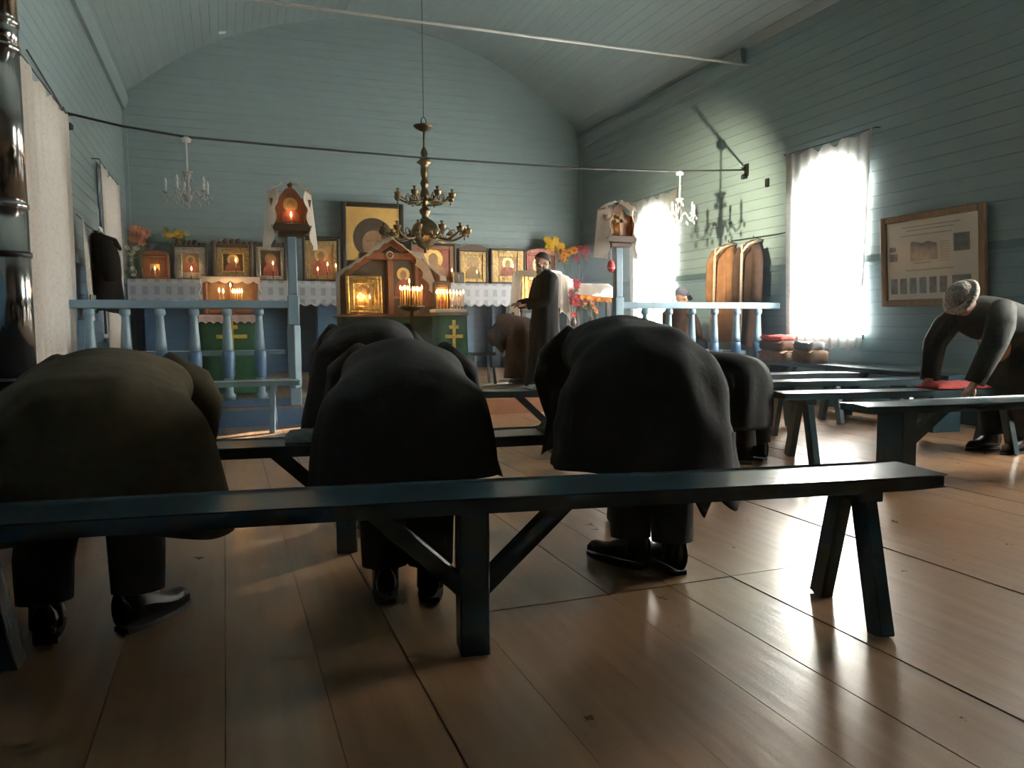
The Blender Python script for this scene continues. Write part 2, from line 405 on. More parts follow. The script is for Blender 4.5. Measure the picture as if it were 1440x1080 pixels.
# windows: arched casing, sash bars, panes
def window(i, xf, sg, y0, y1, label):
    """arched head of boards inside the square opening, then sash with panes"""
    ym = (y0+y1)/2; r = (y1-y0)/2; zs = WZ1-.42*(y1-y0)
    n = 14; m = MB(); xa, xb = sorted((xf-sg*.16, xf+sg*.012))
    pts = [(ym+r*math.cos(PI*k/n), zs+(WZ1-.05-zs)*math.sin(PI*k/n)) for k in range(n+1)]
    for (a, b), (c, d) in zip(pts, pts[1:]):
        m.prism([(a, b), (a, WZ1), (c, WZ1), (c, d)], xa, xb, 'x')
    ow = struct(m.build('window_%d' % i, 'wall_teal'), label)
    xs = xf-sg*.10; t = .045
    f = MB()
    for yy in (y0+t/2, y1-t/2): f.box(xs-.02, xs+.02, yy-t/2, yy+t/2, WZ0, WZ1)
    for zz in (WZ0+t/2,): f.box(xs-.02, xs+.02, y0, y1, zz-t/2, zz+t/2)
    f.build('sash_frame', 'plastic_white', ow)
    MB().box(xs-.018, xs+.018, ym-.025, ym+.025, WZ0, WZ1).build('mullion', 'plastic_white', ow)
    zb = [WZ0+.04, WZ0+.75, WZ0+1.45, WZ1]
    for zz in zb[1:3]: MB().box(xs-.016, xs+.016, y0, y1, zz-.018, zz+.018).build('glazing_bar', 'plastic_white', ow)
    for a, b in ((y0+t, ym-.025), (ym+.025, y1-t)):
        for c, d in zip(zb, zb[1:]): MB().box(xs-.003, xs+.003, a, b, c, d).build('pane', 'glass', ow)
    c, d = sorted((xf+sg*.03, xf-sg*.12))
    MB().box(c, d, y0-.04, y1+.04, WZ0-.05, WZ0).build('window_sill', 'rail_blue', ow)
for i, (s_, k_) in enumerate((('R', 0), ('R', 1), ('R', 2), ('L', 0), ('L', 1), ('L', 2))):
    y0, y1 = WIN[s_][k_]
    window(i+1, XR if s_ == 'R' else XL, -1 if s_ == 'R' else 1, y0, y1, 'arched window behind its white curtain')
# ------------------------------------------------------------------ curtains
def curtain(label, xf, sg, ya, yb, z0, z1, m, side_drop=.12, gather=.05, off=.06, waves=9, group='window curtains'):
    def fn(u, v):
        y = ya+(yb-ya)*u; k = abs(2*u-1)
        top = z1 - .03*math.sin(u*PI*6)**2 - .03*(1-k)
        sq = 1-gather*(1-v)*2
        y = (ya+yb)/2+(y-(ya+yb)/2)*sq
        z = z0+.03*math.sin(u*PI*waves)+(top-z0)*v
        x = xf+sg*(off+.022*math.sin(u*PI*2*waves+1.5*math.sin(v*2))*(.5+.5*(1-v)))
        return (x, y, z)
    t = thing('window_curtain', label, 'curtain', (0, 0, 0), 0, group)
    MB().grid(fn, 60, 18, 0).build('cloth', m, t, True)
    MB().tube([(xf+sg*off, ya-.04, z1), (xf+sg*off, (ya+yb)/2, z1-.012), (xf+sg*off, yb+.04, z1)], .006, 6).build('curtain_string', 'cable', t)
    for yy in (ya-.04, yb+.04): MB().tube([(xf, yy, z1), (xf+sg*(off+.01), yy, z1)], .006, 6).build('nail', 'iron', t)
curtain('brightly sunlit white lace curtain left of the framed poster', XR, -1, 6.52, 7.87, .70, 3.09, 'curtain')
curtain('sunlit white curtain behind the right railing post', XR, -1, 10.33, 11.82, .76, 3.09, 'curtain_thin')
curtain('sunlit curtain of the added right window, unseen beside the viewer', XR, -1, 2.66, 4.02, .70, 3.09, 'curtain')
curtain('pale curtain on the left wall right beside the stove pipe', XL, 1, 6.2, 8.45, .70, 3.02, 'curtain_left', off=.08)
curtain('pale curtain hanging behind the black coat on the left wall', XL, 1, 10.45, 12.2, .72, 3.0, 'curtain_left', off=.08)
curtain('pale curtain of the nearest left window, beside the viewer', XL, 1, 4.2, 5.95, .70, 3.02, 'curtain_left', off=.08)
# tie rod, cable
tag(MB().tube([(XL, 8.72, 4.41), (XR, 8.72, 4.44)], .016, 8).build('tie_rod', 'bulb_white', smooth=True), 'thin pale tie rod crossing the room under the ceiling', 'tie rod')
ct = thing('overhead_cable', 'dark electric cable strung across the room carrying two crystal chandeliers', 'cable')
cp = [(-1.42, 8.69, 3.10), (-.9, 8.7, 3.01), (-.31, 8.7, 2.95), (.66, 8.7, 2.93), (2.23, 8.7, 2.91), (4.22, 8.7, 2.92), (5.57, 8.7, 2.97), (6.67, 8.72, 3.06)]
MB().tube(cp, .012, 6).build('cable', 'cable', ct, True)
MB().tube([(-1.40, 8.69, 3.10), (-1.40, 8.2, 3.14), (-1.40, 7.2, 3.2)], .008, 6).build('wall_run', 'cable', ct, True)
for xx, yy in ((XL+.012, 8.69), (XR-.012, 8.72)):
    m = MB(); sg = 1 if xx < 0 else -1
    m.box(xx-.012, xx+.012, yy-.035, yy+.035, 2.98, 3.14); m.tube([(xx, yy, 3.08), (xx+sg*.08, yy, 3.08)], .012, 6)
    m.lathe([(.0, 0), (.03, .01), (.032, .05), (.015, .07), (0, .075)], 10, (xx+sg*.05, yy, 2.93)); m.build('wall_bracket', 'iron', ct)
t = tag(MB().box(XL, XL+.03, 8.6, 8.68, 2.77, 2.89).build('junction_box', 'plastic_white'), 'small white junction box high on the left wall', 'junction box')
bevel(t)
t = tag(MB().box(XR-.03, XR, 8.26, 8.32, 2.76, 2.87).build('junction_box', 'iron'), 'small dark junction box high on the right wall', 'junction box'); bevel(t)

# crystal chandelier on the cable
def crystal_chandelier(loc, rz, label):
    t = thing('crystal_chandelier', label, 'chandelier', loc, rz, 'small crystal chandeliers on the cable')
    # local z = 0 at cable
    MB().lathe([(.0, -.045), (.045, -.04), (.05, -.01), (.02, .012), (0, .014)], 14).build('ceiling_rose', 'plastic_white', t, True)
    MB().tube([(0, 0, -.04), (0, 0, -.34)], .009, 8).build('stem', 'plastic_white', t, True)
    MB().lathe([(0, -.66), (.02, -.65), (.045, -.60), (.02, -.56), (.028, -.52), (.012, -.46), (.022, -.42), (.04, -.38), (.015, -.34), (0, -.335)], 12).build('glass_column', 'crystal', t, True)
    MB().lathe([(.0, -.36), (.05, -.36), (.06, -.345), (.05, -.35), (0, -.35)], 12).build('top_dish', 'crystal', t, True)
    for k in range(5):
        a = 2*PI*k/5+.3; c, s = math.cos(a), math.sin(a)
        pts = [(c*r, s*r, z) for r, z in ((.02, -.60), (.06, -.54), (.10, -.53), (.13, -.58), (.16, -.62), (.20, -.60), (.215, -.56))]
        ar = MB().tube(pts, .008, 6).build('arm', 'crystal', t, True)
        MB().lathe([(0, -.57), (.012, -.57), (.032, -.555), (.034, -.55), (.01, -.55), (0, -.55)], 10, (c*.215, s*.215, 0)).build('drip_dish', 'crystal', ar, True)
        MB().tube([(c*.215, s*.215, -.55), (c*.215, s*.215, -.48)], .011, 8).build('candle_sleeve', 'plastic_white', ar, True)
        MB().lathe([(0, -.48), (.012, -.475), (.015, -.45), (.008, -.42), (0, -.405)], 8, (c*.215, s*.215, 0)).build('bulb', 'bulb_white', ar, True)
        for q, (r, z) in enumerate(((.215, -.64), (.12, -.66), (.25, -.58), (.05, -.42))):
            MB().lathe([(0, -.03), (.012, -.012), (.008, .01), (0, .02)], 6, (c*r, s*r, z)).build('crystal_drop', 'crystal', ar)
    MB().lathe([(0, -.05), (.014, -.02), (.008, .01), (0, .02)], 6, (0, 0, -.68)).build('crystal_drop', 'crystal', t)
crystal_chandelier((-.31, 8.7, 2.94), .2, 'crystal chandelier above the left railing, near the left wall')
crystal_chandelier((5.62, 8.7, 2.965), .9, 'crystal chandelier in front of the bright far right window')

# big brass chandelier
def brass_chandelier():
    t = thing('brass_chandelier', 'large tarnished brass two-tier chandelier with candle cups over the altar', 'chandelier', (2.66, 10.5, 0))
    MB().tube([(0, 0, 3.86), (0, 0, HE+RISE)], .006, 6).build('suspension_wire', 'iron', t)
    MB().tube([(.035*math.sin(a), 0, 3.80-.055*math.cos(a)) for a in [2*PI*i/12 for i in range(13)]], .009, 6).build('hanging_ring', 'brass_dark', t, True)
    MB().lathe([(0, 3.66), (.05, 3.67), (.12, 3.71), (.145, 3.735), (.14, 3.74), (.05, 3.73), (0, 3.75)], 20).build('top_dish', 'brass_dark', t, True)
    MB().tube([(0, 0, 3.70), (0, 0, 3.42)], .013, 8).build('rod', 'brass_dark', t, True)
    MB().lathe([(0, 2.05), (.03, 2.055), (.10, 2.09), (.13, 2.15), (.19, 2.22), (.20, 2.30), (.17, 2.38), (.10, 2.45), (.05, 2.48), (.045, 2.51), (.075, 2.56), (.08, 2.59),
                (.04, 2.63), (.035, 2.68), (.06, 2.74), (.07, 2.80), (.05, 2.86), (.04, 2.89), (.055, 2.93), (.06, 2.97), (.035, 3.02), (.05, 3.06), (.055, 3.14), (.05, 3.19), (.06, 3.21),
                (.11, 3.24), (.075, 3.27), (.035, 3.32), (.05, 3.37), (.03, 3.43), (0, 3.46)], 20).build('stem', 'brass', t, True)
    MB().lathe([(0, 2.0), (.03, 2.01), (.02, 2.05), (0, 2.06)], 10).build('finial', 'brass', t, True)
    for tier, (n, R, z) in enumerate(((8, .40, 2.79), (12, .60, 2.31))):
        for k in range(n):
            a = 2*PI*(k+.25)/n; c, s = math.cos(a), math.sin(a)
            pr = ((.05, -.03), (.3*R, -.09), (.6*R, -.10), (.85*R, -.05), (R, 0)) if tier == 0 else ((.15, .02), (.4*R, -.12), (.65*R, -.14), (.88*R, -.08), (R, -.02))
            ar = MB().tube([(c*r, s*r, z+q) for r, q in pr], .013, 6).build('arm', 'brass', t, True)
            MB().tube([(c*r, s*r, z+q) for r, q in ((.5*R, -.09), (.55*R, -.02), (.66*R, .01), (.72*R, -.04), (.66*R, -.07))], .008, 5).build('scroll', 'brass_dark', ar, True)
            o = (c*R, s*R, z)
            MB().lathe([(0, -.06), (.02, -.055), (.045, -.03), (.05, 0), (.055, .015), (.03, .012), (.018, .03), (.016, .05), (.028, .06), (.03, .068), (0, .07)], 10, o).build('candle_cup', 'brass', ar, True)
            MB().lathe([(0, -.11), (.012, -.095), (.015, -.08), (.006, -.06), (0, -.055)], 8, o).build('pendant', 'brass_dark', ar, True)
        MB().tube([(R*.62*math.cos(2*PI*i/32), R*.62*math.sin(2*PI*i/32), z-.10) for i in range(33)], .008, 5).build('ring_band', 'brass_dark', t, True)
brass_chandelier()

# ------------------------------------------------------------------ railings with turned balusters
BPROF = [(0, .27), (.05, .27), (.058, .285), (.058, .31), (.038, .325), (.036, .40), (.042, .50)]
def railing(x0, x1, post_x, bxs, label, postlabel):
    t = thing('altar_railing', label, 'railing', (post_x, YR+.05, HP), 0, 'blue railings before the altar')
    X = lambda v: v-post_x
    bevel(MB().box(X(x0), X(x1), -.045, .045, .985, 1.065).build('top_rail', 'rail_blue', t), .012, 2)
    bevel(MB().box(X(x0), X(x1), -.035, .035, .0, .085).build('bottom_rail', 'rail_deep', t), .008)
    pm = MB()
    pw = .055
    pm.box(-pw, pw, -pw, pw, 0, .18); pm.box(-pw, pw, -pw, pw, .82, 1.12)
    pm.lathe([(pw*1.1, .18), (pw*1.25, .22), (pw*1.25, .80), (pw*1.1, .82)], 4)
    pm.box(-.045, .045, -.045, .045, 1.12, 1.70)
    bevel(pm.build('post', 'rail_blue', t, label=postlabel), .01, 2)
    for bx in bxs:
        o = (X(bx), 0, 0)
        b = MB().lathe([(0, .085), (.05, .085), (.06, .10), (.06, .13), (.04, .15), (.038, .20), (.046, .30)], 14, o).build('baluster', 'rail_blue', t, True)
        MB().lathe([(.046, .30), (.056, .32), (.060, .42), (.062, .50), (.058, .56), (.052, .565)], 14, o).build('band', 'rail_deep', b, True)
        MB().lathe([(.052, .565), (.050, .64), (.040, .78), (.033, .90), (.033, .915), (.048, .925), (.052, .945), (.048, .97), (.04, .985)], 14, o).build('shaft', 'rail_blue', b, True)
railing(XL, .655, .655, [-1.18+.3*i for i in range(6)], 'blue railing with turned balusters on the left of the altar opening', 'tall blue post carrying a small icon case')
railing(4.36, XR, 4.36, [4.73+.33*i for i in range(6)], 'blue railing with turned balusters on the right, in front of the coats', 'tall blue post carrying a small icon case')

# ------------------------------------------------------------------ candles
def candle(loc, h=.16, r=.006, label='', group=None, light=0, fl=1.0):
    c = MB().tube([(0, 0, 0), (0, 0, h)], r, 6).build('candle', 'wax', None, True, loc)
    tag(c, label, 'candle', group)
    MB().lathe([(0, h), (.006*fl, h+.008*fl), (.008*fl, h+.018*fl), (.004*fl, h+.034*fl), (0, h+.046*fl)], 6).build('flame', 'flame', c, True)
    MB().tube([(0, 0, h-.002), (0, 0, h+.008)], .0012, 4).build('wick', 'cable', c)
    if light:
        l = bpy.data.lights.new('candle_light', 'POINT'); l.energy = light*.14; l.color = (1, .55, .2); l.shadow_soft_size = .03
        o = bpy.data.objects.new('candle_light', l); col.objects.link(o); o.parent = c; o.location = (0, -.01, h+.07)
    return c

# ------------------------------------------------------------------ icons
def face_panel(t, w, h, y, m_bg='paint_dark', halo=True, s=1.0, cz=.56):
    """a plain half-length figure in flat relief: robe, head, halo"""
    p = MB().box(-w/2, w/2, y-.004, y+.012, .0, h).build('painted_panel', m_bg, t); p.location = (0, 0, 0)
    return p
def figure(t, w, z0, h, y, robe='paint_red', halo='halo_gold', parent=None):
    """z0: bottom of picture, h: picture height"""
    n = 14; r = .17*w; cz = z0+h*.66
    pr = parent or t
    if halo: MB().prism([(r*1.75*math.cos(2*PI*i/20), cz+r*1.75*math.sin(2*PI*i/20)) for i in range(20)], y-.007, y-.004).build('halo', halo, pr)
    poly = [(-.40*w, z0), (.40*w, z0), (.36*w, z0+h*.30), (.20*w, z0+h*.44), (.07*w, z0+h*.52), (-.07*w, z0+h*.52), (-.20*w, z0+h*.44), (-.36*w, z0+h*.30)]
    MB().prism(poly, y-.010, y-.005).build('robe', robe, pr)
    MB().prism([(r*.85*math.cos(2*PI*i/16), cz-.02*h+r*1.15*math.sin(2*PI*i/16)) for i in range(16)], y-.013, y-.008).build('face', 'paint_face', pr)
def frame_bars(t, w, h, b, d, y, m, name='frame', z0=0, raise_=0):
    for nm, q in (('l', (-w/2, -w/2+b, z0, z0+h)), ('r', (w/2-b, w/2, z0, z0+h)), ('t', (-w/2+b, w/2-b, z0+h-b, z0+h)), ('b', (-w/2+b, w/2-b, z0, z0+b))):
        o = MB().box(q[0], q[1], y-d, y, q[2], q[3]).build(name, m, t); bevel(o, min(b, d)*.3, 2)
def icon(loc, w, h, label, frame='wood_dark', inner='gilt_dull', bg='paint_dark', robe='paint_red', b=.05, ib=.06, crest=None, d=.07, tilt=0, lip=None, plain=False, halo='halo_gold', rz=0):
    t = thing('icon', label, 'icon', loc, rz, None)
    if tilt: t.rotation_euler[0] = tilt
    MB().box(-w/2+.005, w/2-.005, -.02, .0, .005, h-.005).build('backing', 'wood_black', t)
    frame_bars(t, w, h, b, d, -.0, frame)
    y = -.02
    if inner:
        frame_bars(t, w-2*b, h-2*b, ib, .03, y, inner, 'inner_frame', b)
    iw, ih, z0 = w-2*b-(2*ib if inner else 0), h-2*b-(2*ib if inner else 0), b+(ib if inner else 0)
    if lip:
        frame_bars(t, iw, ih, .018, .035, y, lip, 'gilt_slip', z0); iw -= .036; ih -= .036; z0 += .018
    MB().box(-iw/2, iw/2, y-.008, y-.001, z0, z0+ih).build('painted_panel', bg, t)
    if not plain: figure(t, iw, z0, ih, y-.006, robe, halo)
    if crest == 'carved':
        m = MB(); n = 7
        for k in range(n):
            u = -1+2*k/(n-1); hh = .02+.045*(1-abs(u))+(.02 if k % 2 == 0 else 0)
            m.ball((u*(w/2-.03), -d/2, h+hh*.4), (w/n*.62, d*.35, hh), 8, 5)
        m.build('carved_crest', frame, t, True)
    elif crest == 'arch':
        n = 12
        MB().prism([(w/2*math.cos(PI*k/n), h+.16*w*2*math.sin(PI*k/n)*.5) for k in range(n+1)], -d, 0).build('arched_crest', frame, t)
    elif crest == 'cornice':
        MB().box(-w/2-.02, w/2+.02, -d-.02, .0, h, h+.03).build('cornice', frame, t)
    return t

# back shelf with lace runner
t = thing('icon_shelf', 'long blue shelf along the back wall carrying the icons', 'shelf', (0, 13.5, 0))
bevel(MB().box(XL+.01, 6.45, -.27, .33, 1.69, 1.735).build('shelf_board', 'rail_blue', t), .008)
for xx in (-1.1, .3, 1.6, 3.2, 4.78, 6.3):
    MB().box(xx-.1, xx+.1, .0, .32, HP, 1.69).build('support', 'wall_blue', t)
MB().box(5.0-.13, 5.0+.13, -.22, .0, HP, 1.69).build('dark_strip', 'gap_dark', t)  # plain dark upright strip below the shelf
def runner(u, v):
    x = XL+.03+(5.6-XL)*u; sc = abs(math.sin(PI*x/.17))
    if v < .35: q = v/.35; return (x, 13.5+.2-.475*q, 1.742+.001*math.sin(x*40))
    q = (v-.35)/.65
    return (x, 13.215-.012*math.sin(x*11)*q, 1.738-(.37+.045*sc)*q)
tag(MB().grid(runner, 420, 12, .004).build('shelf_runner', 'lace', None, True), 'long white lace runner with scalloped edge hanging from the icon shelf', 'cloth')

Z = 1.745
icon((-1.015, 13.52, Z), .44, .40, 'small reddish wooden icon case with arched top at the left end of the shelf', 'wood_red', 'wood_red', 'gold', b=.05, ib=.10, crest='arch', robe='paint_dark')
icon((-.485, 13.5, Z), .50, .56, 'icon with pale silver cover beneath the yellow flowers', 'wood_black', 'silver', 'paint_ochre', b=.025, ib=.10, crest='carved')
icon((.16, 13.5, Z), .63, .60, 'icon with a bright gilt inner slip in a broad dark frame', 'wood_dark', 'gilt_dull', 'paint_dark', b=.06, ib=.085, crest='carved', lip='gold')
icon((.75, 13.5, Z), .50, .60, 'dark icon with a silver beaded edge just left of the left railing post', 'wood_black', 'silver', 'paint_dark', b=.03, ib=.06, crest='carved', halo='paint_face')
icon((1.58, 13.5, Z), .62, .74, 'tall glazed icon in dark gilt frame right of the left railing post', 'wood_black', 'gilt_dull', 'paint_ochre', b=.045, ib=.07, crest='cornice')
icon((4.30, 13.5, Z), .56, .62, 'arched icon in an embossed metal cover right of the central case', 'wood_dark', 'gilt_dull', 'gilt_dull', b=.03, ib=.07, crest='arch', robe='brass_dark', halo='brass')
icon((4.98, 13.5, Z), .70, .66, 'square icon in wide gilt frame with dark rim left of the standing priest', 'wood_black', 'gilt_dull', 'paint_ochre', b=.035, ib=.13)
icon((5.65, 13.5, Z), .62, .58, 'brick red printed icon with rounded top behind the standing priest', 'paint_brickred', None, 'paint_brickred', b=.04, crest='arch', robe='paint_ochre')
icon((3.55, 13.5, Z), .84, .72, 'dark red icon standing partly hidden behind the brass chandelier', 'wood_black', 'wood_red', 'paint_red', b=.04, ib=.08, robe='paint_ochre', halo='gold')
# the large head icon
t = thing('large_icon', 'large square icon with gold ground and big dark round halo of a bearded face', 'icon', (2.50, 13.62, Z+.02))
w_, h_ = 1.10, 1.38
MB().box(-w_/2+.01, w_/2-.01, -.02, 0, .01, h_-.01).build('backing', 'wood_black', t)
frame_bars(t, w_, h_, .085, .07, 0, 'wood_black')
MB().box(-w_/2+.085, w_/2-.085, -.03, -.02, .085, h_-.085).build('gold_ground', 'gold_flat', t)
def disc(r, cz, y0, y1, sx=1, n=40): return MB().prism([(sx*r*math.cos(2*PI*i/n), cz+r*math.sin(2*PI*i/n)) for i in range(n)], y0, y1)
disc(.44, .80, -.036, -.030).build('halo_rim', 'gold_flat', t)
disc(.355, .76, -.042, -.036).build('hair', 'paint_dark', t)
disc(.24, .66, -.048, -.042, .82).build('face', 'paint_face', t)
MB().prism([(-.13, .52), (.13, .52), (.06, .30), (-.06, .30)], -.052, -.046).build('beard', 'paint_dark', t)
for sx in (-1, 1):
    MB().box(sx*.09-.04, sx*.09+.04, -.052, -.047, .70, .72).build('eye', 'paint_dark', t)
MB().prism([(-.015, .70), (.015, .70), (.03, .60), (-.03, .60)], -.054, -.047).build('nose', 'paint_ochre', t)
MB().box(-.05, .05, -.052, -.047, .555, .567).build('mouth', 'paint_red', t)
# small folding icon on the shelf
t = thing('folding_icon', 'tiny dark three-leaf icon with gilt edges on the shelf', 'icon', (3.98, 13.32, Z+.002))
for k, (x0, a) in enumerate(((-.06, .5), (0, 0), (.06, -.5))):
    MB().box(x0-.045, x0+.045, -.006+abs(x0)*-.3, .006+abs(x0)*-.3, 0, .19).build('leaf_panel', 'wood_black', t)
for xx in (-.105, .105): MB().box(xx-.008, xx+.008, -.03, -.012, 0, .2).build('gilt_edge', 'gold', t)
figure(t, .09, .01, .17, -.005, 'paint_ochre')
# candles and lamps burning before the shelf
for i, (xx, zz, lb) in enumerate(((-1.0, 1.745, 'lit candle before the reddish icon case at the left end'), (-.47, 1.745, 'lit candle before the silver-covered icon under yellow flowers'), (.2, 1.9, 'lit candle before the icon with the bright gilt slip'),
        (.78, 1.86, 'lit candle before the dark icon left of the railing post'), (1.50, 1.78, 'short lit candle at the foot of the tall glazed icon'), (1.66, 1.86, 'brightest lit candle before the tall glazed icon'), (1.80, 1.84, 'rightmost lit candle before the tall glazed icon'),
        (3.85, 1.80, 'lit candle beside the tiny three-leaf icon'), (4.32, 1.78, 'lit candle before the embossed arched icon'), (5.02, 1.9, 'lit candle before the square gilt icon left of the priest'))):
    o = (xx, 13.30, 1.745)
    hh = zz-1.745
    st = thing('candlestick', 'small brass candlestick under the '+lb, 'candlestick', o, 0, 'shelf candlesticks')
    MB().lathe([(0, 0), (.035, 0), (.035, .008), (.01, .016), (.008, .03+hh), (.018, .035+hh), (.018, .045+hh), (0, .045+hh)], 10).build('stem', 'brass', st, True)
    candle((xx, 13.30, 1.745+hh+.045), .10, .007, lb, 'single candles along the icon shelf', light=.9 if i in (0, 1, 2, 3, 5, 8) else 0, fl=1.5)

# ------------------------------------------------------------------ icon cases on the railing posts
def post_icon(px, label, tlabel, clabel, robe):
    z0 = HP+1.70
    t = thing('icon_case', label, 'icon case', (px, YR+.05, z0), 0, 'icon cases on the railing posts')
    bevel(MB().prism([(-.17, .05), (.17, .05), (.20, .10), (.15, .13), (-.15, .13), (-.20, .10)], -.11, .11).build('moulded_shelf', 'wood_dark', t), .008)
    bevel(MB().box(-.13, .13, -.09, .09, 0, .05).build('base_block', 'wood_dark', t), .008)
    poly = [(-.14, .13), (.14, .13), (.19, .36), (.11, .39), (.05, .47), (0, .50), (-.05, .47), (-.11, .39), (-.19, .36)]
    MB().prism(poly, .0, .04).build('back_board', 'wood_red', t)
    figure(t, .24, .15, .26, .0, robe)
    for sx in (-1, 1):
        MB().prism([(sx*.13, .13), (sx*.16, .13), (sx*.20, .37), (sx*.165, .37)], -.06, .0).build('side_cheek', 'wood_red', t)
    MB().ball((0, .02, .52), (.025, .025, .03), 8, 6).build('finial', 'wood_dark', t, True)
    candle((px, YR-.01, z0+.13), .06, .010, clabel, 'candles in the icon cases on the posts', light=.7, fl=1.3)
    # lace towel hung over the top and down both sides
    tw = thing('lace_towel', tlabel, 'towel', (px, YR+.05, z0), 0, 'lace towels over the icon cases')
    def over(u, v):
        a = -1+2*u; y = -.09+.19*v
        x_ = a*.21; z = .545-.10*abs(a)**2.2 - .03*abs(math.sin(a*PI*2.5))*(1-v)
        return (x_, y, z)
    MB().grid(over, 24, 6, .004).build('top_fold', 'lace_towel', tw, True)
    for sx in (-1, 1):
        def side(u, v):
            # v: down, u: from outer/back edge to inner front edge
            zag = .045*abs(math.sin(v*PI*3.2))
            x_ = sx*(.215+.055*v - (.075-.02*v+zag*.7)*u*u)
            y = .10-.215*u
            return (x_, y, .45-.56*v-.03*u*(v))
        MB().grid(side, 8, 24, .004).build('hanging_end', 'lace_towel', tw, True)
post_icon(.655, 'carved wooden icon case with a lit candle on the left railing post', 'white lace towel draped over the icon case on the left post', 'lit candle in the icon case on the left post', 'paint_red')
post_icon(4.36, 'carved wooden icon case with cross on the right railing post', 'white lace towel draped over the icon case on the right post', 'lit candle in the icon case on the right post', 'wood_mid')
t = thing('wooden_cross', 'small wooden cross inside the icon case on the right post', 'cross', (4.36, YR-.02, HP+1.83))
MB().box(-.022, .022, -.012, .012, 0, .26).build('upright', 'wood_mid', t); MB().box(-.075, .075, -.012, .012, .15, .19).build('crossbar', 'wood_mid', t)
t = thing('egg_ornament', 'red hanging ornament on a string below the right lace towel', 'ornament', (4.20, YR-.08, HP+1.70))
MB().tube([(0, 0, -.03), (0, 0, -.16)], .004, 5).build('string', 'pink_cloth', t); MB().lathe([(0, -.30), (.035, -.28), (.05, -.23), (.03, -.17), (.012, -.16), (0, -.155)], 10).build('body', 'petal_red', t, True)
MB().lathe([(.0, -.265), (.047, -.26), (.05, -.245), (0, -.24)], 10).build('band', 'pink_cloth', t, True)

# ------------------------------------------------------------------ flowers
def petal_mesh(m, c, r, n=7, tilt=.35, seed=0):
    rr = random.Random(seed)
    d = Vector((rr.uniform(-.5, .5), rr.uniform(-1, -.5), rr.uniform(-.1, .7))).normalized()
    a = d.cross(Vector((0, 0, 1))).normalized(); b = a.cross(d)
    for ring, (rk, lift) in enumerate(((1.0, .25), (.62, .5))):
        for k in range(n):
            t = 2*PI*(k+.5*ring)/n; e = a*math.cos(t)+b*math.sin(t); s_ = a*-math.sin(t)+b*math.cos(t)
            o = Vector(c)+d*lift*r*.2; L_ = r*rk
            v = [o, o+e*L_*.55+s_*L_*.30+d*lift*r*.5, o+e*L_+d*lift*r*.8, o+e*L_*.55-s_*L_*.30+d*lift*r*.5]
            m.add(v+[q-d*.002 for q in v], [(0, 1, 2, 3), (7, 6, 5, 4), (0, 4, 5, 1), (1, 5, 6, 2), (2, 6, 7, 3), (3, 7, 4, 0)])
    return Vector(c)+d*r*.12
def bouquet(loc, label, blooms, pm, r, heart=None, leaves=8, base=None, spread=.12, group='artificial flowers', pot=True):
    t = thing('flower_bouquet', label, 'flowers', loc, 0, group)
    b0 = Vector((0, 0, 0))
    if pot: MB().lathe([(0, 0), (.035, 0), (.045, .05), (.03, .09), (.034, .11), (0, .10)], 10).build('vase', 'wood_dark', t, True)
    z0 = .1 if pot else 0
    for i, c in enumerate(blooms):
        m = MB(); hp = petal_mesh(m, c, r*rnd(.85, 1.15), 7, seed=sum(map(ord, label)) % 97+i); m.build('bloom', pm if isinstance(pm, str) else pm[i % len(pm)], t)
        if heart: MB().ball(hp, r*.25, 6, 4).build('flower_heart', heart, t)
        MB().tube([(0, 0, z0-.02), (c[0]*.5, c[1]*.5+.01, (z0+c[2])*.5), (c[0], c[1]+.012, c[2])], .003, 4).build('stem', 'leaf', t)
    for i in range(leaves):
        c = blooms[i % len(blooms)]; a = rnd(0, 2*PI); l = r*rnd(1.0, 1.7); p = Vector((c[0]*.85, c[1]+.02, c[2]-r*.5)); e = Vector((math.cos(a), rnd(-.4, .1), math.sin(a)*.6-.1)).normalized()
        s_ = e.cross(Vector((0, 1, 0))).normalized()
        v = [p, p+e*l*.5+s_*l*.2, p+e*l, p+e*l*.5-s_*l*.2]; dn = Vector((0, .003, 0))
        MB().add(v+[q+dn for q in v], [(0, 1, 2, 3), (7, 6, 5, 4), (0, 4, 5, 1), (1, 5, 6, 2), (2, 6, 7, 3), (3, 7, 4, 0)]).build('leaf', 'leaf', t)
    return t
def cloud(n, cx, cz, sx, sz, sy=.06, seed=1):
    r = random.Random(seed); return [(cx+r.uniform(-sx, sx), r.uniform(-sy, sy), cz+r.uniform(-sz, sz)) for _ in range(n)]
bouquet((-1.20, 13.4, Z), 'peach flowers rising behind the leftmost icon case', cloud(10, .0, .68, .12, .12, seed=3), 'petal_peach', .09)
bouquet((-1.30, 13.28, Z), 'white flowers trailing down the shelf at the left wall', cloud(9, -.02, .28, .07, .22, seed=5), 'petal_white', .055)
bouquet((-.66, 13.46, Z+.57), 'cream and yellow flowers on top of the silver-covered icon', cloud(11, -.03, .15, .17, .06, seed=8), ['petal_cream', 'petal_yellow'], .07, leaves=16)
bouquet((5.9, 13.42, Z), 'bright yellow flowers above the brick red icon', cloud(11, .04, .77, .17, .09, seed=11), 'petal_yellow', .085)
bouquet((6.15, 13.35, Z), 'orange sunflowers with dark hearts at the right end of the shelf', cloud(10, .0, .57, .14, .12, seed=12), 'petal_orange', .09, heart='flower_heart')
bouquet((6.45, 13.38, Z), 'red flowers in the far right corner by the wall', cloud(10, .02, .60, .11, .11, seed=15), 'petal_red', .09)
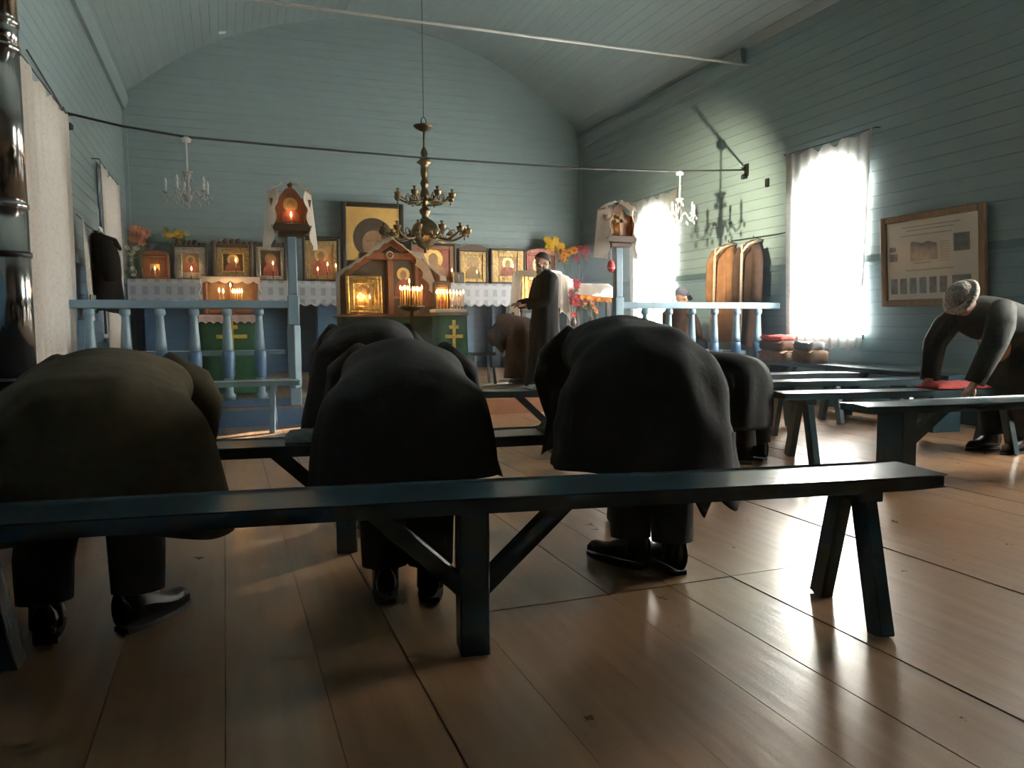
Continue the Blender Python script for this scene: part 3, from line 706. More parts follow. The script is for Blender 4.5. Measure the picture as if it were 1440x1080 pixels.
# ------------------------------------------------------------------ lecterns and stands of the altar end
def braid_cross(t, y, cx, z0, z1, wide, bars):
    MB().box(cx-.022, cx+.022, y-.008, y, z0, z1).build('braid_upright', 'yellow_braid', t)
    for zz, hw in bars: MB().box(cx-hw, cx+hw, y-.011, y-.001, zz-.022, zz+.022).build('braid_bar', 'yellow_braid', t)
# left green stand
t = thing('draped_stand', 'green draped stand with yellow braid cross behind the left railing', 'stand', (.05, 9.75, HP))
def drape(hw, hd, h, m, t, wob=.012):
    n = 60
    def fn(u, v):
        a = 2*PI*u; c, s = math.cos(a), math.sin(a); p = 6
        k = (abs(c)**p+abs(s)**p)**(-1/p)
        f = 1+wob/hw*math.sin(a*14)*(1-v)
        return (c*k*(hw+.02*(1-v))*f, s*k*(hd+.02*(1-v))*f, .02+(h-.02)*v)
    MB().grid(fn, n, 8, -.006).build('drape', m, t, True)
drape(.33, .22, .90, 'green_cloth', t)
bevel(MB().box(-.35, .35, -.24, .24, .90, .935).build('table_top', 'wood_red', t), .006)
braid_cross(t, -.245, .02, .25, .86, .1, ((.80, .07), (.69, .17)))
for zz in (.44, .50, .38): MB().ball((.02, -.252, zz), (.03, .008, .025), 8, 5).build('braid_rosette', 'petal_cream', t, True)
def topcloth(hw, hd, drop, z, sc=.085):
    def fn(u, v):
        x_ = -hw+2*hw*u
        if v < .5: return (x_, hd-2*hd*v/.5, z+.002)
        q = (v-.5)/.5
        return (x_, -hd-.012-.004*math.sin(x_*50), z-(drop-.3*sc*abs(math.sin(PI*x_/sc)))*q)
    return MB().grid(fn, 70, 8, .004)
c = topcloth(.33, .25, .10, HP+.94).build('lace_cloth', 'pink_cloth', None, True, (.05, 9.75, 0)); tag(c, 'pinkish lace cloth on the green stand behind the left railing', 'cloth')
t = thing('icon', 'wooden two-panel icon case under a lace cover on the left green stand', 'icon', (.08, 9.85, HP+.95))
frame_bars(t, .62, .44, .05, .06, 0, 'wood_red'); MB().box(-.27, .27, -.03, -.015, .04, .41).build('panel', 'wood_mid', t); MB().box(-.03, .03, -.05, -.02, .04, .42).build('centre_stile', 'wood_red', t)
MB().ball((0, -.055, .36), (.028, .012, .045), 8, 6).build('medallion', 'wood_dark', t, True)
for sx in (-1, 1): MB().box(sx*.16-.10, sx*.16+.10, -.034, -.028, .07, .38).build('painted_panel', 'paint_ochre', t)
c = thing('lace_cover', 'lace cover hanging over the two-panel icon case on the left green stand', 'cloth', (.08, 9.85, HP+.95))
def valance(u, v):
    x_ = -.33+.66*u
    if v < .4: return (x_, .01-.085*v/.4, .448)
    q = (v-.4)/.6; return (x_, -.078-.004*math.sin(x_*40), .447-(.05+.03*abs(math.sin(PI*x_/.13)))*q)
MB().grid(valance, 60, 8, .004).build('valance', 'lace_towel', c, True)
for sx in (-1, 1):
    MB().grid(lambda u, v: (sx*(.325+.03*v+.01*math.sin(v*14)), .02-.11*u, .447-.32*v-.02*math.sin(u*9)), 6, 14, .004).build('side_fall', 'lace_towel', c, True)
ch = thing('candle_holder', 'low brass candle holder on the left green stand', 'candle holder', (.08, 9.62, HP+.946))
MB().lathe([(0, 0), (.05, 0), (.05, .01), (.012, .03), (.012, .12), (.04, .125), (.16, .135), (.165, .15), (0, .15)], 20).build('dish', 'brass', ch, True)
for i, (dx, hh) in enumerate(((-.13, .11), (-.085, .10), (-.005, .17), (.02, .10), (.045, .10), (.07, .10), (.095, .10), (.12, .105))):
    candle((.08+dx, 9.62+.03*math.sin(i*2), HP+1.096), hh, .006, 'thin lit candle in the holder on the left green stand', 'candles on the left green stand', light=3.5 if i == 2 else 0, fl=1.3)

# central table and gabled icon case
t = thing('altar_table', 'cloth-covered table carrying the gabled icon case in the middle', 'table', (2.13, 10.35, HP))
drape(.70, .36, .92, 'green_cloth', t); bevel(MB().box(-.73, .73, -.39, .39, .92, .95).build('table_top', 'wood_red', t), .006)
KZ = HP+.952
t = thing('icon_case', 'gabled wooden icon case under a white cloth in the centre of the altar', 'icon case', (2.13, 10.42, KZ))
poly = [(-.66, 0), (.66, 0), (.66, .52), (.02, 1.02), (-.66, .52)]
MB().prism(poly, .0, .05).build('back_board', 'wood_dark', t)
for p0, p1 in (((-.64, 0), (-.64, .53)), ((.64, 0), (.64, .53)), ((-.66, .50), (.02, 1.0)), ((.66, .50), (.02, 1.0))):
    bevel(MB().bar((p0[0], -.04, p0[1]), (p1[0], -.04, p1[1]), .10, .06, (0, 1, 0)).build('case_frame', 'wood_red', t), .006)
bevel(MB().box(-.42, .42, -.12, 0, .74, .83).build('cross_beam', 'wood_red', t), .008)
bevel(MB().box(-.05, .03, -.11, 0, .0, .74).build('centre_post', 'wood_red', t), .008)
bevel(MB().box(.33, .38, -.11, 0, .0, .74).build('side_post', 'wood_red', t), .008)
MB().box(-.58, -.07, -.02, -.004, .36, .73).build('painted_panel', 'paint_dark', t)
MB().box(.04, .32, -.02, -.004, .22, .73).build('painted_panel', 'paint_ochre', t)
pn = MB().box(.39, .58, -.02, -.004, .12, .60).build('painted_panel', 'paint_red', t)
fg = thing('icon', 'painted icon of a haloed figure inside the central icon case', 'icon', (2.13+.18, 10.39, KZ+.25)); figure(fg, .30, 0, .46, -.01, 'paint_red'); MB().box(-.14, .14, -.008, .0, 0, .47).build('panel', 'paint_dark', fg)
MB().tube([(-.02+.045*math.cos(2*PI*i/14), -.14, .80+.045*math.sin(2*PI*i/14)) for i in range(15)], .010, 6).build('ring_ornament', 'silver', t, True)
cl = thing('case_cloth', 'white lace-edged cloth draped over the gabled central icon case', 'cloth', (2.13, 10.42, KZ))
def gable(sx):
    # path along roof slope then down the side
    L1 = math.hypot(.70, .52); L2 = .52 if sx < 0 else .58
    def fn(u, v):
        s_ = v*(L1+L2)
        y = .06-.34*u
        if s_ < L1:
            q = s_/L1; x_ = sx*(.0+.71*q); z = 1.06-.50*q
        else:
            q = (s_-L1)/L2; x_ = sx*(.715+(.05 if sx > 0 else .0)*q); z = .555-.54*q
        zag = .03*abs(math.sin(v*PI*9))*(u**3)
        return (x_+sx*.006*math.sin(u*20), y, z-zag-.03*u*(1 if s_ < L1 else 0))
    return fn
MB().grid(gable(-1), 10, 48, -.005).build('left_fall', 'thin_cloth', cl, True)
def rfall(u, v):
    x_ = .42+.36*v; z = .86-.85*v
    return (x_-(.20-.12*v)*(1-u)*(1-.35*abs(math.sin(v*PI*5))), -.16-.02*u, z-.02*(1-u))
MB().grid(gable(1), 10, 48, .005).build('right_fall', 'thin_cloth', cl, True)
MB().grid(rfall, 8, 30, -.005).build('front_corner', 'thin_cloth', cl, True)
icon((1.72, 10.08, KZ+.002), .47, .50, 'gold covered icon leaning at the left front of the central case', 'gold', 'gold', 'gilt_dull', b=.045, ib=.06, d=.05, robe='gold', halo='gold', tilt=-.12)
for i, dx in enumerate((-.075, 0, .075)):
    candle((1.70+dx, 9.985, KZ+.0), .20, .006, ('left', 'middle', 'right')[i]+' one of three lit candles before the leaning gold icon', 'candles before the gold icon', light=3 if i == 1 else 0, fl=1.3)
# ring candle stand
t = thing('candle_stand', 'tall brass candle stand full of burning candles in the middle', 'candle stand', (2.27, 9.75, HP))
MB().lathe([(0, 0), (.16, 0), (.17, .02), (.05, .06), (.025, .12), (.03, .5), (.02, .52), (.025, .98), (.10, 1.0), (.17, 1.03), (.175, 1.06), (.16, 1.06), (0, 1.04)], 20).build('stand_body', 'brass', t, True)
rr = random.Random(4)
for i in range(16):
    a = 2*PI*i/16; R_ = .14 if i % 2 else .09
    candle((2.27+R_*math.cos(a), 9.75+R_*math.sin(a), HP+1.05), .20+rr.uniform(-.01, .02), .0065, 'thin burning candle in the ring of the tall brass stand', 'candles in the brass stand', light=9 if i == 12 else 0, fl=1.35)
candle((2.25, 9.76, HP+1.05), .30, .008, 'tallest burning candle in the middle of the brass stand', 'candles in the brass stand', fl=1.4)
# green stand with cross and row of candles
t = thing('draped_stand', 'green draped stand with yellow braid cross in front of the central case', 'stand', (2.78, 9.75, HP))
drape(.20, .17, .97, 'green_cloth', t, .008)
bevel(MB().box(-.215, .215, -.19, .19, .93, .965).build('table_top', 'wood_mid', t), .005)
braid_cross(t, -.20, .0, .40, .87, .1, ((.78, .065), (.66, .12)))
tr = thing('candle_tray', 'white tray of candles on the central green stand', 'tray', (2.76, 9.72, HP+.968))
bevel(MB().box(-.22, .20, -.17, .15, 0, .045).build('tray_body', 'white_cloth', tr), .006)
for i in range(17):
    candle((2.76-.185+.0225*i, 9.72-.10+.06*(i % 2), HP+1.012), .19+rr.uniform(-.012, .012), .0075, 'burning candle in the long row on the central green stand', 'row of candles on the green stand', light=8 if i == 8 else 0, fl=1.3)
t = icon((2.70, 9.86, HP+1.012), .24, .34, 'small dark roofed icon case behind the row of candles', 'wood_black', 'wood_red', 'gold', b=.035, ib=.03, crest='arch')

# right lectern with gold icon under white cloth
t = thing('lectern', 'narrow wooden lectern under the gold icon beside the priest', 'lectern', (4.22, 10.25, HP))
bevel(MB().box(-.30, .30, -.2, .2, .98, 1.04).build('top', 'wood_dark', t), .008)
for sx in (-1, 1):
    for sy in (-1, 1): MB().box(sx*.26-.03, sx*.26+.03, sy*.16-.03, sy*.16+.03, 0, .98).build('leg', 'wood_dark', t)
MB().box(-.26, .26, -.02, .02, .25, .30).build('stretcher', 'wood_dark', t)
icon((4.22, 10.16, HP+1.042), .56, .50, 'bright gold covered icon under a white cloth beside the priest', 'gold', 'gold', 'gilt_dull', b=.05, ib=.06, d=.05, robe='wood_mid', halo='gold')
cl = thing('icon_cloth', 'sunlit white cloth arched over the gold icon beside the priest', 'cloth', (4.22, 10.2, HP+1.04))
def arch(u, v):
    """cloth laid over the icon's top: back edge to front edge, hanging in a soft valance over the picture and down both sides"""
    s_ = (u-.5)*1.75; hw = .335
    if abs(s_) < hw: x_, zt = s_, .53-.03*(s_/hw)**2
    else:
        q = abs(s_)-hw; x_ = math.copysign(hw+.10*q, s_); zt = .50-q*1.05
    y = .10-.30*v; droop = max(0, v-.62)/.38
    return (x_+.008*math.sin(v*14), y-.05*droop-.012*math.sin(u*34)*droop, zt-.10*droop*(.6+.4*math.cos(u*PI*5))-.012*math.sin(v*9+u*8))
MB().grid(arch, 64, 16, .006).build('draped_cloth', 'thin_cloth', cl, True)
def fallr(u, v): return (.14+.36*u, -.20-.02*math.sin(u*22), .50-.12*u*u-.66*v*(.6+.4*u))
MB().grid(fallr, 20, 16, .006).build('front_fall', 'thin_cloth', cl, True)
for i, dx in enumerate((-.02, .05)): candle((4.16+dx, 10.03, HP+1.04), .12+.05*i, .007, ('shorter', 'taller')[i]+' lit candle before the gold icon beside the priest', 'candles by the right lectern', light=2.5 if i else 0, fl=1.3)
t = thing('side_table', 'small table under a sunlit white cloth right of the priest', 'table', (5.02, 10.2, HP))
for sx in (-1, 1):
    for sy in (-1, 1): MB().box(sx*.24-.025, sx*.24+.025, sy*.18-.025, sy*.18+.025, 0, 1.15).build('leg', 'wood_dark', t)
bevel(MB().box(-.29, .29, -.22, .22, 1.15, 1.19).build('top', 'wood_dark', t), .006); MB().box(-.25, .25, -.02, .02, 1.19, 1.36).build('book_rest', 'wood_dark', t)
cl = thing('table_cloth', 'overexposed white cloth with orange fringe on the small right table', 'cloth', (5.02, 10.2, HP))
def tcloth(u, v):
    a = -1+2*u; x_ = a*.30
    if v < .45: q = v/.45; return (x_, .2-.43*q, 1.385-.05*max(0, abs(a)-.8)*4)
    q = (v-.45)/.55; return (x_*(1+.06*q), -.235-.012*math.sin(x_*40), 1.38-(.16+.05*u)*q-.04*max(0, abs(a)-.8)*4)
MB().grid(tcloth, 40, 12, .006).build('cloth', 'thin_cloth', cl, True)
MB().grid(lambda u, v: (-.31+.62*u, -.25-.012*math.sin((-.3+.6*u)*40), 1.235-.05*u-(.05+.03*abs(math.sin(u*PI*8)))*v), 48, 4, .005).build('fringe', 'petal_orange', cl, True)
bouquet((4.66, 9.92, HP+.78), 'red hanging flowers below the white cloth right of the priest', cloud(12, .02, .40, .06, .26, seed=21), 'petal_red', .06, leaves=12, pot=True)
bouquet((4.93, 9.90, HP+.80), 'orange and green sprig in front of the small right table', cloud(6, .04, .26, .16, .12, seed=23), ['petal_orange', 'petal_peach'], .05, leaves=24, pot=True)
t = thing('plant_stand', 'low dark stand holding the flowers right of the priest', 'stand', (4.8, 9.9, HP))
bevel(MB().box(-.26, .26, -.12, .12, .74, .78).build('top', 'wood_dark', t), .005)
for sx in (-1, 1): MB().box(sx*.2-.02, sx*.2+.02, -.1, .1, 0, .74).build('leg', 'wood_dark', t)
# rugs, cushions, stool
tag(MB().grid(lambda u, v: (2.6+1.5*u, 8.45+1.5*v, HP+.012+.002*math.sin(u*40)), 30, 10, .008).build('rug', 'rug'), 'pale woven rug on the platform at the priest\'s feet', 'rug')
tag(MB().grid(lambda u, v: (.78+1.1*u, 8.5+1.3*v, HP+.012+.002*math.sin(v*30)), 16, 14, .008).build('rug', 'rug'), 'patterned beige rug on the platform right of the left railing post', 'rug')
t = thing('stool', 'small stool with pale legs behind the bowing person near the priest', 'stool', (3.22, 9.75, HP))
bevel(MB().box(-.16, .16, -.14, .14, .40, .44).build('seat', 'bench_blue', t), .006)
for sx in (-1, 1):
    for sy in (-1, 1): MB().bar((sx*.12, sy*.10, .40), (sx*.15, sy*.13, 0), .03, .03).build('leg', 'rail_blue', t)

# ------------------------------------------------------------------ benches
def bench(loc, L_, deg, label, h=.5, wd=.24, ends=('splay', 'splay'), mid=True, inset=.22, m='bench_blue', group='plank benches'):
    t = thing('bench', label, 'bench', loc, math.radians(deg), group)
    n = 24
    wob = rnd(0, 6)
    bm_ = MB().grid(lambda u, v: (-L_/2+L_*u, -wd/2+wd*v+.004*math.sin(u*9+wob), h-.004*math.sin(u*5+wob)), n, 2, .042).build('seat_plank', m, t); bevel(bm_, .006)
    def splay(x_):
        bevel(MB().box(x_-.045, x_+.045, -wd/2+.02, wd/2-.02, h-.09, h-.038).build('cleat', m, t), .004)
        for sy in (-1, 1):
            bevel(MB().bar((x_, sy*.05, h-.05), (x_+.02*sy, sy*.19, .0), .075, .05, (1, 0, 0)).build('leg', m, t), .004)
    def board(x_):
        bevel(MB().box(x_-.05, x_+.05, -wd/2+.02, wd/2-.02, .0, h-.04).build('leg', m, t), .004)
        for sx in (-1, 1):
            if abs(x_+sx*.3) < L_/2: MB().bar((x_+sx*.03, 0, h*.42), (x_+sx*.33, 0, h-.045), .06, .055, (0, 1, 0)).build('brace', m, t)
    def post(x_):
        bevel(MB().box(x_-.045, x_+.045, -.055, .055, .0, h-.04).build('leg', m, t), .004)
        for sx in (-1, 1): MB().bar((x_+sx*.03, 0, h*.40), (x_+sx*.30, 0, h-.045), .05, .06, (0, 1, 0)).build('brace', m, t)
    for e, x_ in zip(ends, (-L_/2+inset, L_/2-inset)): {'splay': splay, 'board': board, 'post': post}[e](x_)
    if mid: post(.03)
    return t
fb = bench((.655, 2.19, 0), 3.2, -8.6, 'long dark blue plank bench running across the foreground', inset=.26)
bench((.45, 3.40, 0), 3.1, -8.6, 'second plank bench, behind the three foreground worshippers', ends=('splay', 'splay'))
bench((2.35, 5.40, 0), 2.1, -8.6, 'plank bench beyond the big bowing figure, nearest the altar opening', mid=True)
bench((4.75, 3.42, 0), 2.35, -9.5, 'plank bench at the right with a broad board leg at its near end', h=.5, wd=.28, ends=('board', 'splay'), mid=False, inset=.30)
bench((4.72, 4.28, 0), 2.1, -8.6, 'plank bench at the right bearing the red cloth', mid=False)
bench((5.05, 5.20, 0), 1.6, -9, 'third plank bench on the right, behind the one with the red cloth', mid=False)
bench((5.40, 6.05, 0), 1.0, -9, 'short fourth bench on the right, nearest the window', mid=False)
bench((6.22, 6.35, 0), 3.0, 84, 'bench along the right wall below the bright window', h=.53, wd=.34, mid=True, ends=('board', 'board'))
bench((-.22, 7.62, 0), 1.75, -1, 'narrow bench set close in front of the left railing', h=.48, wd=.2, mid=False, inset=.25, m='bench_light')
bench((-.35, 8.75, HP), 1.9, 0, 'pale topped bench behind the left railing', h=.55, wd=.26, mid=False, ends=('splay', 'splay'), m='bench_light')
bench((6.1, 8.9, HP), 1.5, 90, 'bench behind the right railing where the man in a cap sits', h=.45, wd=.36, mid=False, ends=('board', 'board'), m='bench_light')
# worn knots and metal on the front bench: a lost hand strap left lying
def cushion(loc, sx, sy, h, m, label, rz=0, group='prayer cushions'):
    def fn(u, v):
        a, b = -1+2*u, -1+2*v; k = (1-abs(a)**4)*(1-abs(b)**4)
        return (a*sx/2, b*sy/2, h*(.25+.75*k**.4)+.006*math.sin(a*9)*math.sin(b*9))
    t = thing('prayer_cushion', label, 'cushion', loc, rz, group)
    MB().grid(fn, 16, 14, 0).build('top_cover', m, t, True); MB().box(-sx/2, sx/2, -sy/2, sy/2, 0, h*.25).build('underside', m, t)
cushion((.40, 3.44, .503), .34, .2, .04, 'grey_cloth', 'flat grey cushion on the second bench', -.1)
cushion((.86, 8.14, HP+.003), .36, .2, .06, 'grey_cloth', 'grey cushion on the edge of the platform by the left post', .05)
cushion((1.55, 3.24, .503), .36, .22, .05, 'patch_cloth', 'patchwork cushion under the hands of the big bowing figure', -.15)
cushion((5.15, 4.22, .503), .46, .24, .045, 'red_cloth', 'red folded cloth on the right bench beside the leaning person', -.15)
cushion((2.35, 5.44, .503), .34, .2, .03, 'check_cloth', 'checked cushion on the bench nearest the altar opening', -.1)
# pile of clothes on the wall bench
def folded(loc, sx, sy, h, m, label, rz=0):
    def fn(u, v):
        a = 2*PI*u; c, s = math.cos(a), math.sin(a); k = (abs(c)**5+abs(s)**5)**(-1/5)
        zz = -1+2*v; bulge = (1-abs(zz)**3)*.08+.92
        return (c*k*sx/2*bulge*(1+.03*math.sin(a*5+v*7)), s*k*sy/2*bulge*(1+.03*math.sin(a*4)), h*(.5+.5*zz)+.01*math.sin(a*3))
    t = thing('folded_clothes', label, 'clothes', loc, rz, 'clothes piled on the wall bench')
    m_ = MB().grid(fn, 28, 8, 0)
    m_.build('folded_body', m, t, True)
    MB().grid(lambda u, v: ((-.5+u)*sx*.94, (-.5+v)*sy*.94, h+.012*math.sin(u*7)*math.cos(v*6)-.02*(abs(-1+2*u)**3)), 12, 10, .012).build('top_layer', m, t, True)
folded((6.32, 7.55, .535), .32, .5, .12, 'brown_cloth', 'brown folded coat at the bottom of the pile on the wall bench')
folded((6.33, 7.60, .665), .30, .44, .11, 'coat_brown', 'dark folded coat in the middle of the pile on the wall bench')
folded((6.34, 7.62, .785), .27, .40, .06, 'red_cloth', 'red cloth on top of the pile on the wall bench')
folded((6.30, 7.02, .535), .30, .36, .14, 'brown_cloth', 'brown bundle in front of the pile below the bright window')
folded((6.31, 7.05, .685), .26, .30, .09, 'grey_cloth', 'grey bundle topping the heap directly below the bright window')

# ------------------------------------------------------------------ coats and towels on the walls
def hung_coat(loc, rz, w_, h_, d_, m, label, lining=None, sleeves=True):
    t = thing('hanging_coat', label, 'coat', loc, rz, 'coats on wall hooks')
    def fn(u, v):
        a = 2*PI*u; c, s = math.cos(a), math.sin(a)
        hw = w_/2*(.24+.76*min(1, v/.16)**.6)*(.80+.28*v); dd = d_/2*(.45+.55*min(1, v/.2))*(.8+.3*v)
        fold = 1+.14*math.sin(a*7+2*v)*v
        return (c*hw*(1+.05*math.sin(a*5)*v), -dd*.9+s*dd*fold, -.02-h_*v+.02*math.sin(a*3)*v)
    b = MB().grid(fn, 56, 22, 0); b.build('body', m, t, True)
    if sleeves:
        for sx in (-1, 1):
            MB().tube([(sx*w_*.36, -d_*.55, -.12), (sx*w_*.50, -d_*.62, -.30), (sx*w_*.52, -d_*.66, -.5*h_), (sx*w_*.48, -d_*.66, -.64*h_)], [.06, .075, .07, .062], 12).build('sleeve', m, t, True)
    MB().tube([(-.09, -.03, -.03), (-.06, -d_*.8, -.10), (0, -d_*.95, -.20), (.06, -d_*.8, -.10), (.09, -.03, -.03)], .022, 8).build('collar', lining or m, t, True)
    if lining: MB().tube([(0, -d_*.98, -.2), (.01, -d_*1.02, -.5*h_), (.0, -d_*1.02, -.98*h_)], .02, 8).build('fleece_edge', lining, t, True)
    MB().tube([(0, .0, -.0), (0, -.07, 0.0), (0, -.08, .03)], .007, 6).build('hook', 'iron', t)
hung_coat((XR-.005, 9.0, 2.12), PI/2*-1, .45, 1.35, .30, 'coat_tan', 'tan sheepskin coat hanging on the right wall', 'fleece')
hung_coat((XR-.005, 8.46, 2.12), PI/2*-1, .40, 1.40, .26, 'coat_brown', 'dark brown coat hanging right of the tan sheepskin', 'fleece')
tag(MB().tube([(XR-.03, 9.0, 2.14), (XR-.03, 8.2, 2.13), (XR-.03, 7.9, 2.13)], .007, 6).build('wall_cord', 'cable', smooth=True), 'thin cord with hooks above the coats on the right wall', 'cord')
hung_coat((XL+.005, 10.15, 2.12), PI/2, .44, .92, .30, 'coat_black', 'black coat hanging on the left wall before the far curtain', None)
t = thing('long_towel', 'long white embroidered towel hanging on the left wall', 'towel', (XL+.05, 9.15, 2.12))
MB().grid(lambda u, v: (.02+.05*v*(.5+.5*math.sin(u*7)), -.13+.26*u*(.35+.65*min(1, v*3)), -1.05*v), 14, 24, .008).build('cloth', 'scarf_white', t, True)
MB().grid(lambda u, v: (.045+.05*(.8+.1*v)*(.5+.5*math.sin(u*7)), -.128+.256*u, -.78-.16*v), 14, 4, .008).build('embroidered_band', 'check_cloth', t, True)
tag(MB().tube([(XL+.03, 9.0, 2.16), (XL+.03, 9.7, 2.12), (XL+.03, 10.4, 2.14)], .006, 6).build('wall_cord', 'cable', smooth=True), 'thin cord between hooks on the left wall above the towel', 'cord')

# ------------------------------------------------------------------ framed poster on the right wall
t = thing('framed_poster', 'wooden framed poster of old photographs on the right wall', 'poster', (XR-.012, 5.73, 1.16), -PI/2)
t.rotation_euler = (math.radians(4), 0, -PI/2)
pw, ph = 1.20, .94
def fr(x0, x1, z0, z1, y0, y1, name, m, par): return MB().box(x0, x1, y0, y1, z0, z1).build(name, m, par)
for q in ((-pw/2, -pw/2+.07, 0, ph), (pw/2-.07, pw/2, 0, ph), (-pw/2+.07, pw/2-.07, ph-.07, ph), (-pw/2+.07, pw/2-.07, 0, .07)):
    bevel(fr(q[0], q[1], q[2], q[3], -.045, -.0, 'frame', 'wood_mid', t), .008, 2)
pp = fr(-pw/2+.07, pw/2-.07, .07, ph-.07, -.02, -.005, 'poster_sheet', 'paper', t)
# local x runs from the far end (left in view) to the near end
for i in range(6): fr(-.49+.118*i, -.49+.118*i+.082, .13, .29, -.022, -.0195, 'photograph', 'photo_grey', pp)
fr(.24, .44, .16, .29, -.022, -.0195, 'photograph', 'photo_grey', pp)
MB().prism([(-.24, .46), (.08, .46), (.07, .62), (-.03, .65), (-.10, .63), (-.20, .66), (-.24, .65)], -.022, -.0195).build('photograph', 'photo_grey', pp)
fr(.26, .43, .52, .69, -.022, -.0195, 'photograph', 'photo_teal', pp)
fr(-.50, -.40, .47, .55, -.022, -.0195, 'photograph', 'photo_grey', pp); fr(-.50, -.42, .57, .62, -.022, -.0195, 'photograph', 'photo_grey', pp)
for zz, a, b in ((.80, -.34, .34), (.765, -.28, .26), (.715, -.36, .24), (.36, -.30, .26), (.43, -.2, .0)): fr(a, b, zz, zz+.012, -.021, -.0195, 'text_line', 'ink', pp)
for i in range(8): fr(.11, .21, .44+.026*i, .447+.026*i, -.021, -.0195, 'text_line', 'ink', pp)

# ------------------------------------------------------------------ stove with its pipe
t = thing('stove', 'iron stove with a tall shiny metal pipe at the left edge', 'stove', (-.95, 4.25, 0))
bevel(MB().box(-.24, .24, -.32, .32, .12, .74).build('firebox', 'iron', t), .015, 2)
for sx in (-1, 1):
    for sy in (-1, 1): MB().box(sx*.2-.02, sx*.2+.02, sy*.27-.02, sy*.27+.02, 0, .12).build('leg', 'iron', t)
d = bevel(MB().box(-.14, .14, -.345, -.32, .28, .58).build('door', 'iron', t), .006); MB().tube([(.1, -.37, .38), (.1, -.37, .48)], .01, 6).build('handle', 'steel', d)
MB().box(-.25, .25, -.33, .33, .74, .765).build('top_plate', 'iron', t)
zs = [.765, 1.58, 2.30, 2.42, 4.83]
for a, b in zip(zs, zs[1:]):
    MB().tube([(0, 0, a), (0, 0, b)], .092, 32).build('pipe_section', 'steel', t, True)
    MB().lathe([(.092, b-.02), (.098, b-.018), (.098, b+.004), (.092, b+.006)], 32).build('joint_ring', 'steel', t, True)
MB().lathe([(.093, 1.33), (.10, 1.335), (.10, 1.355), (.093, 1.36)], 32).build('clamp', 'iron', t, True)
MB().bar((-.08, 0, 1.345), (-.46, 0, 1.345), .02, .02).build('wall_stay', 'iron', t)
# ------------------------------------------------------------------ people
def cone(m, p0, r0, p1, r1, n=12):
    m.ball(p0, r0, n, 8); m.ball(p1, r1, n, 8); m.tube([p0, p1], [r0, r1], n); return m
def chain(m, pts, rads):
    for (a, b), (r, s) in zip(zip(pts, pts[1:]), zip(rads, rads[1:])): cone(m, a, r, b, s)
def xform(m, start, M):
    for i in range(start, len(m.v)): m.v[i] = tuple(M @ Vector(m.v[i]))
def hand(m, wrist, d, palm, side):
    """palm and five separate fingers, closing a little towards the palm side"""
    w_, d, pn = Vector(wrist), Vector(d).normalized(), Vector(palm).normalized()
    pn = (pn-d*pn.dot(d)).normalized(); a = d.cross(pn)*side
    kn = []
    for k, (off, ln) in enumerate(((-.030, .078), (-.010, .085), (.010, .082), (.029, .066))):
        kp = w_+d*.085+a*off; kn.append(kp); cone(m, w_+a*off*.7, .016, kp, .013, 8)
        d1 = (d+pn*.35).normalized(); d2 = (d+pn*1.0).normalized()
        p1 = kp+d1*ln*.5; p2 = p1+d2*ln*.5
        cone(m, kp, .0105, p1, .0095, 8); cone(m, p1, .0095, p2, .008, 8)
    t0 = w_+d*.025-a*.028; t1 = t0+d*.035-a*.03+pn*.012; t2 = t1+d*.035-a*.006+pn*.012
    cone(m, t0, .014, t1, .011, 8); cone(m, t1, .011, t2, .009, 8)
def head_prims(m, M, beard=False):
    s = len(m.v)
    m.ball((0, -.005, .03), (.076, .096, .098), 16, 12); m.ball((0, .025, -.035), (.060, .070, .075), 14, 10); m.ball((0, .055, -.085), (.034, .032, .026), 10, 7)
    cone(m, (0, .088, .018), .010, (0, .112, -.022), .015, 8); m.ball((0, .09, -.058), (.026, .012, .008), 8, 6); m.ball((0, .09, -.07), (.024, .011, .007), 8, 6)
    m.ball((0, .082, .035), (.05, .014, .012), 10, 6)
    for sx in (-1, 1): m.ball((sx*.078, -.005, -.005), (.012, .022, .034), 8, 6); m.ball((sx*.042, .068, -.02), (.022, .02, .02), 8, 6)
    xform(m, s, M)
def remeshed(m, name, material, parent, vox=.009, it=4):
    me = m.mesh(name); o = bpy.data.objects.new(name, me); col.objects.link(o)
    r = o.modifiers.new('r', 'REMESH'); r.mode = 'VOXEL'; r.voxel_size = vox
    s = o.modifiers.new('s', 'SMOOTH'); s.factor = .5; s.iterations = it
    dg = bpy.context.evaluated_depsgraph_get(); me2 = bpy.data.meshes.new_from_object(o.evaluated_get(dg)); me2.name = name
    bpy.data.objects.remove(o); bpy.data.meshes.remove(me)
    me2.materials.clear(); me2.materials.append(MAT[material]); me2.polygons.foreach_set('use_smooth', [True]*len(me2.polygons))
    return link(name, me2, parent)
def cr(a, b, c, d, t): return .5*((2*b)+(-a+c)*t+(2*a-5*b+4*c-d)*t*t+(-a+3*b-3*c+d)*t**3)
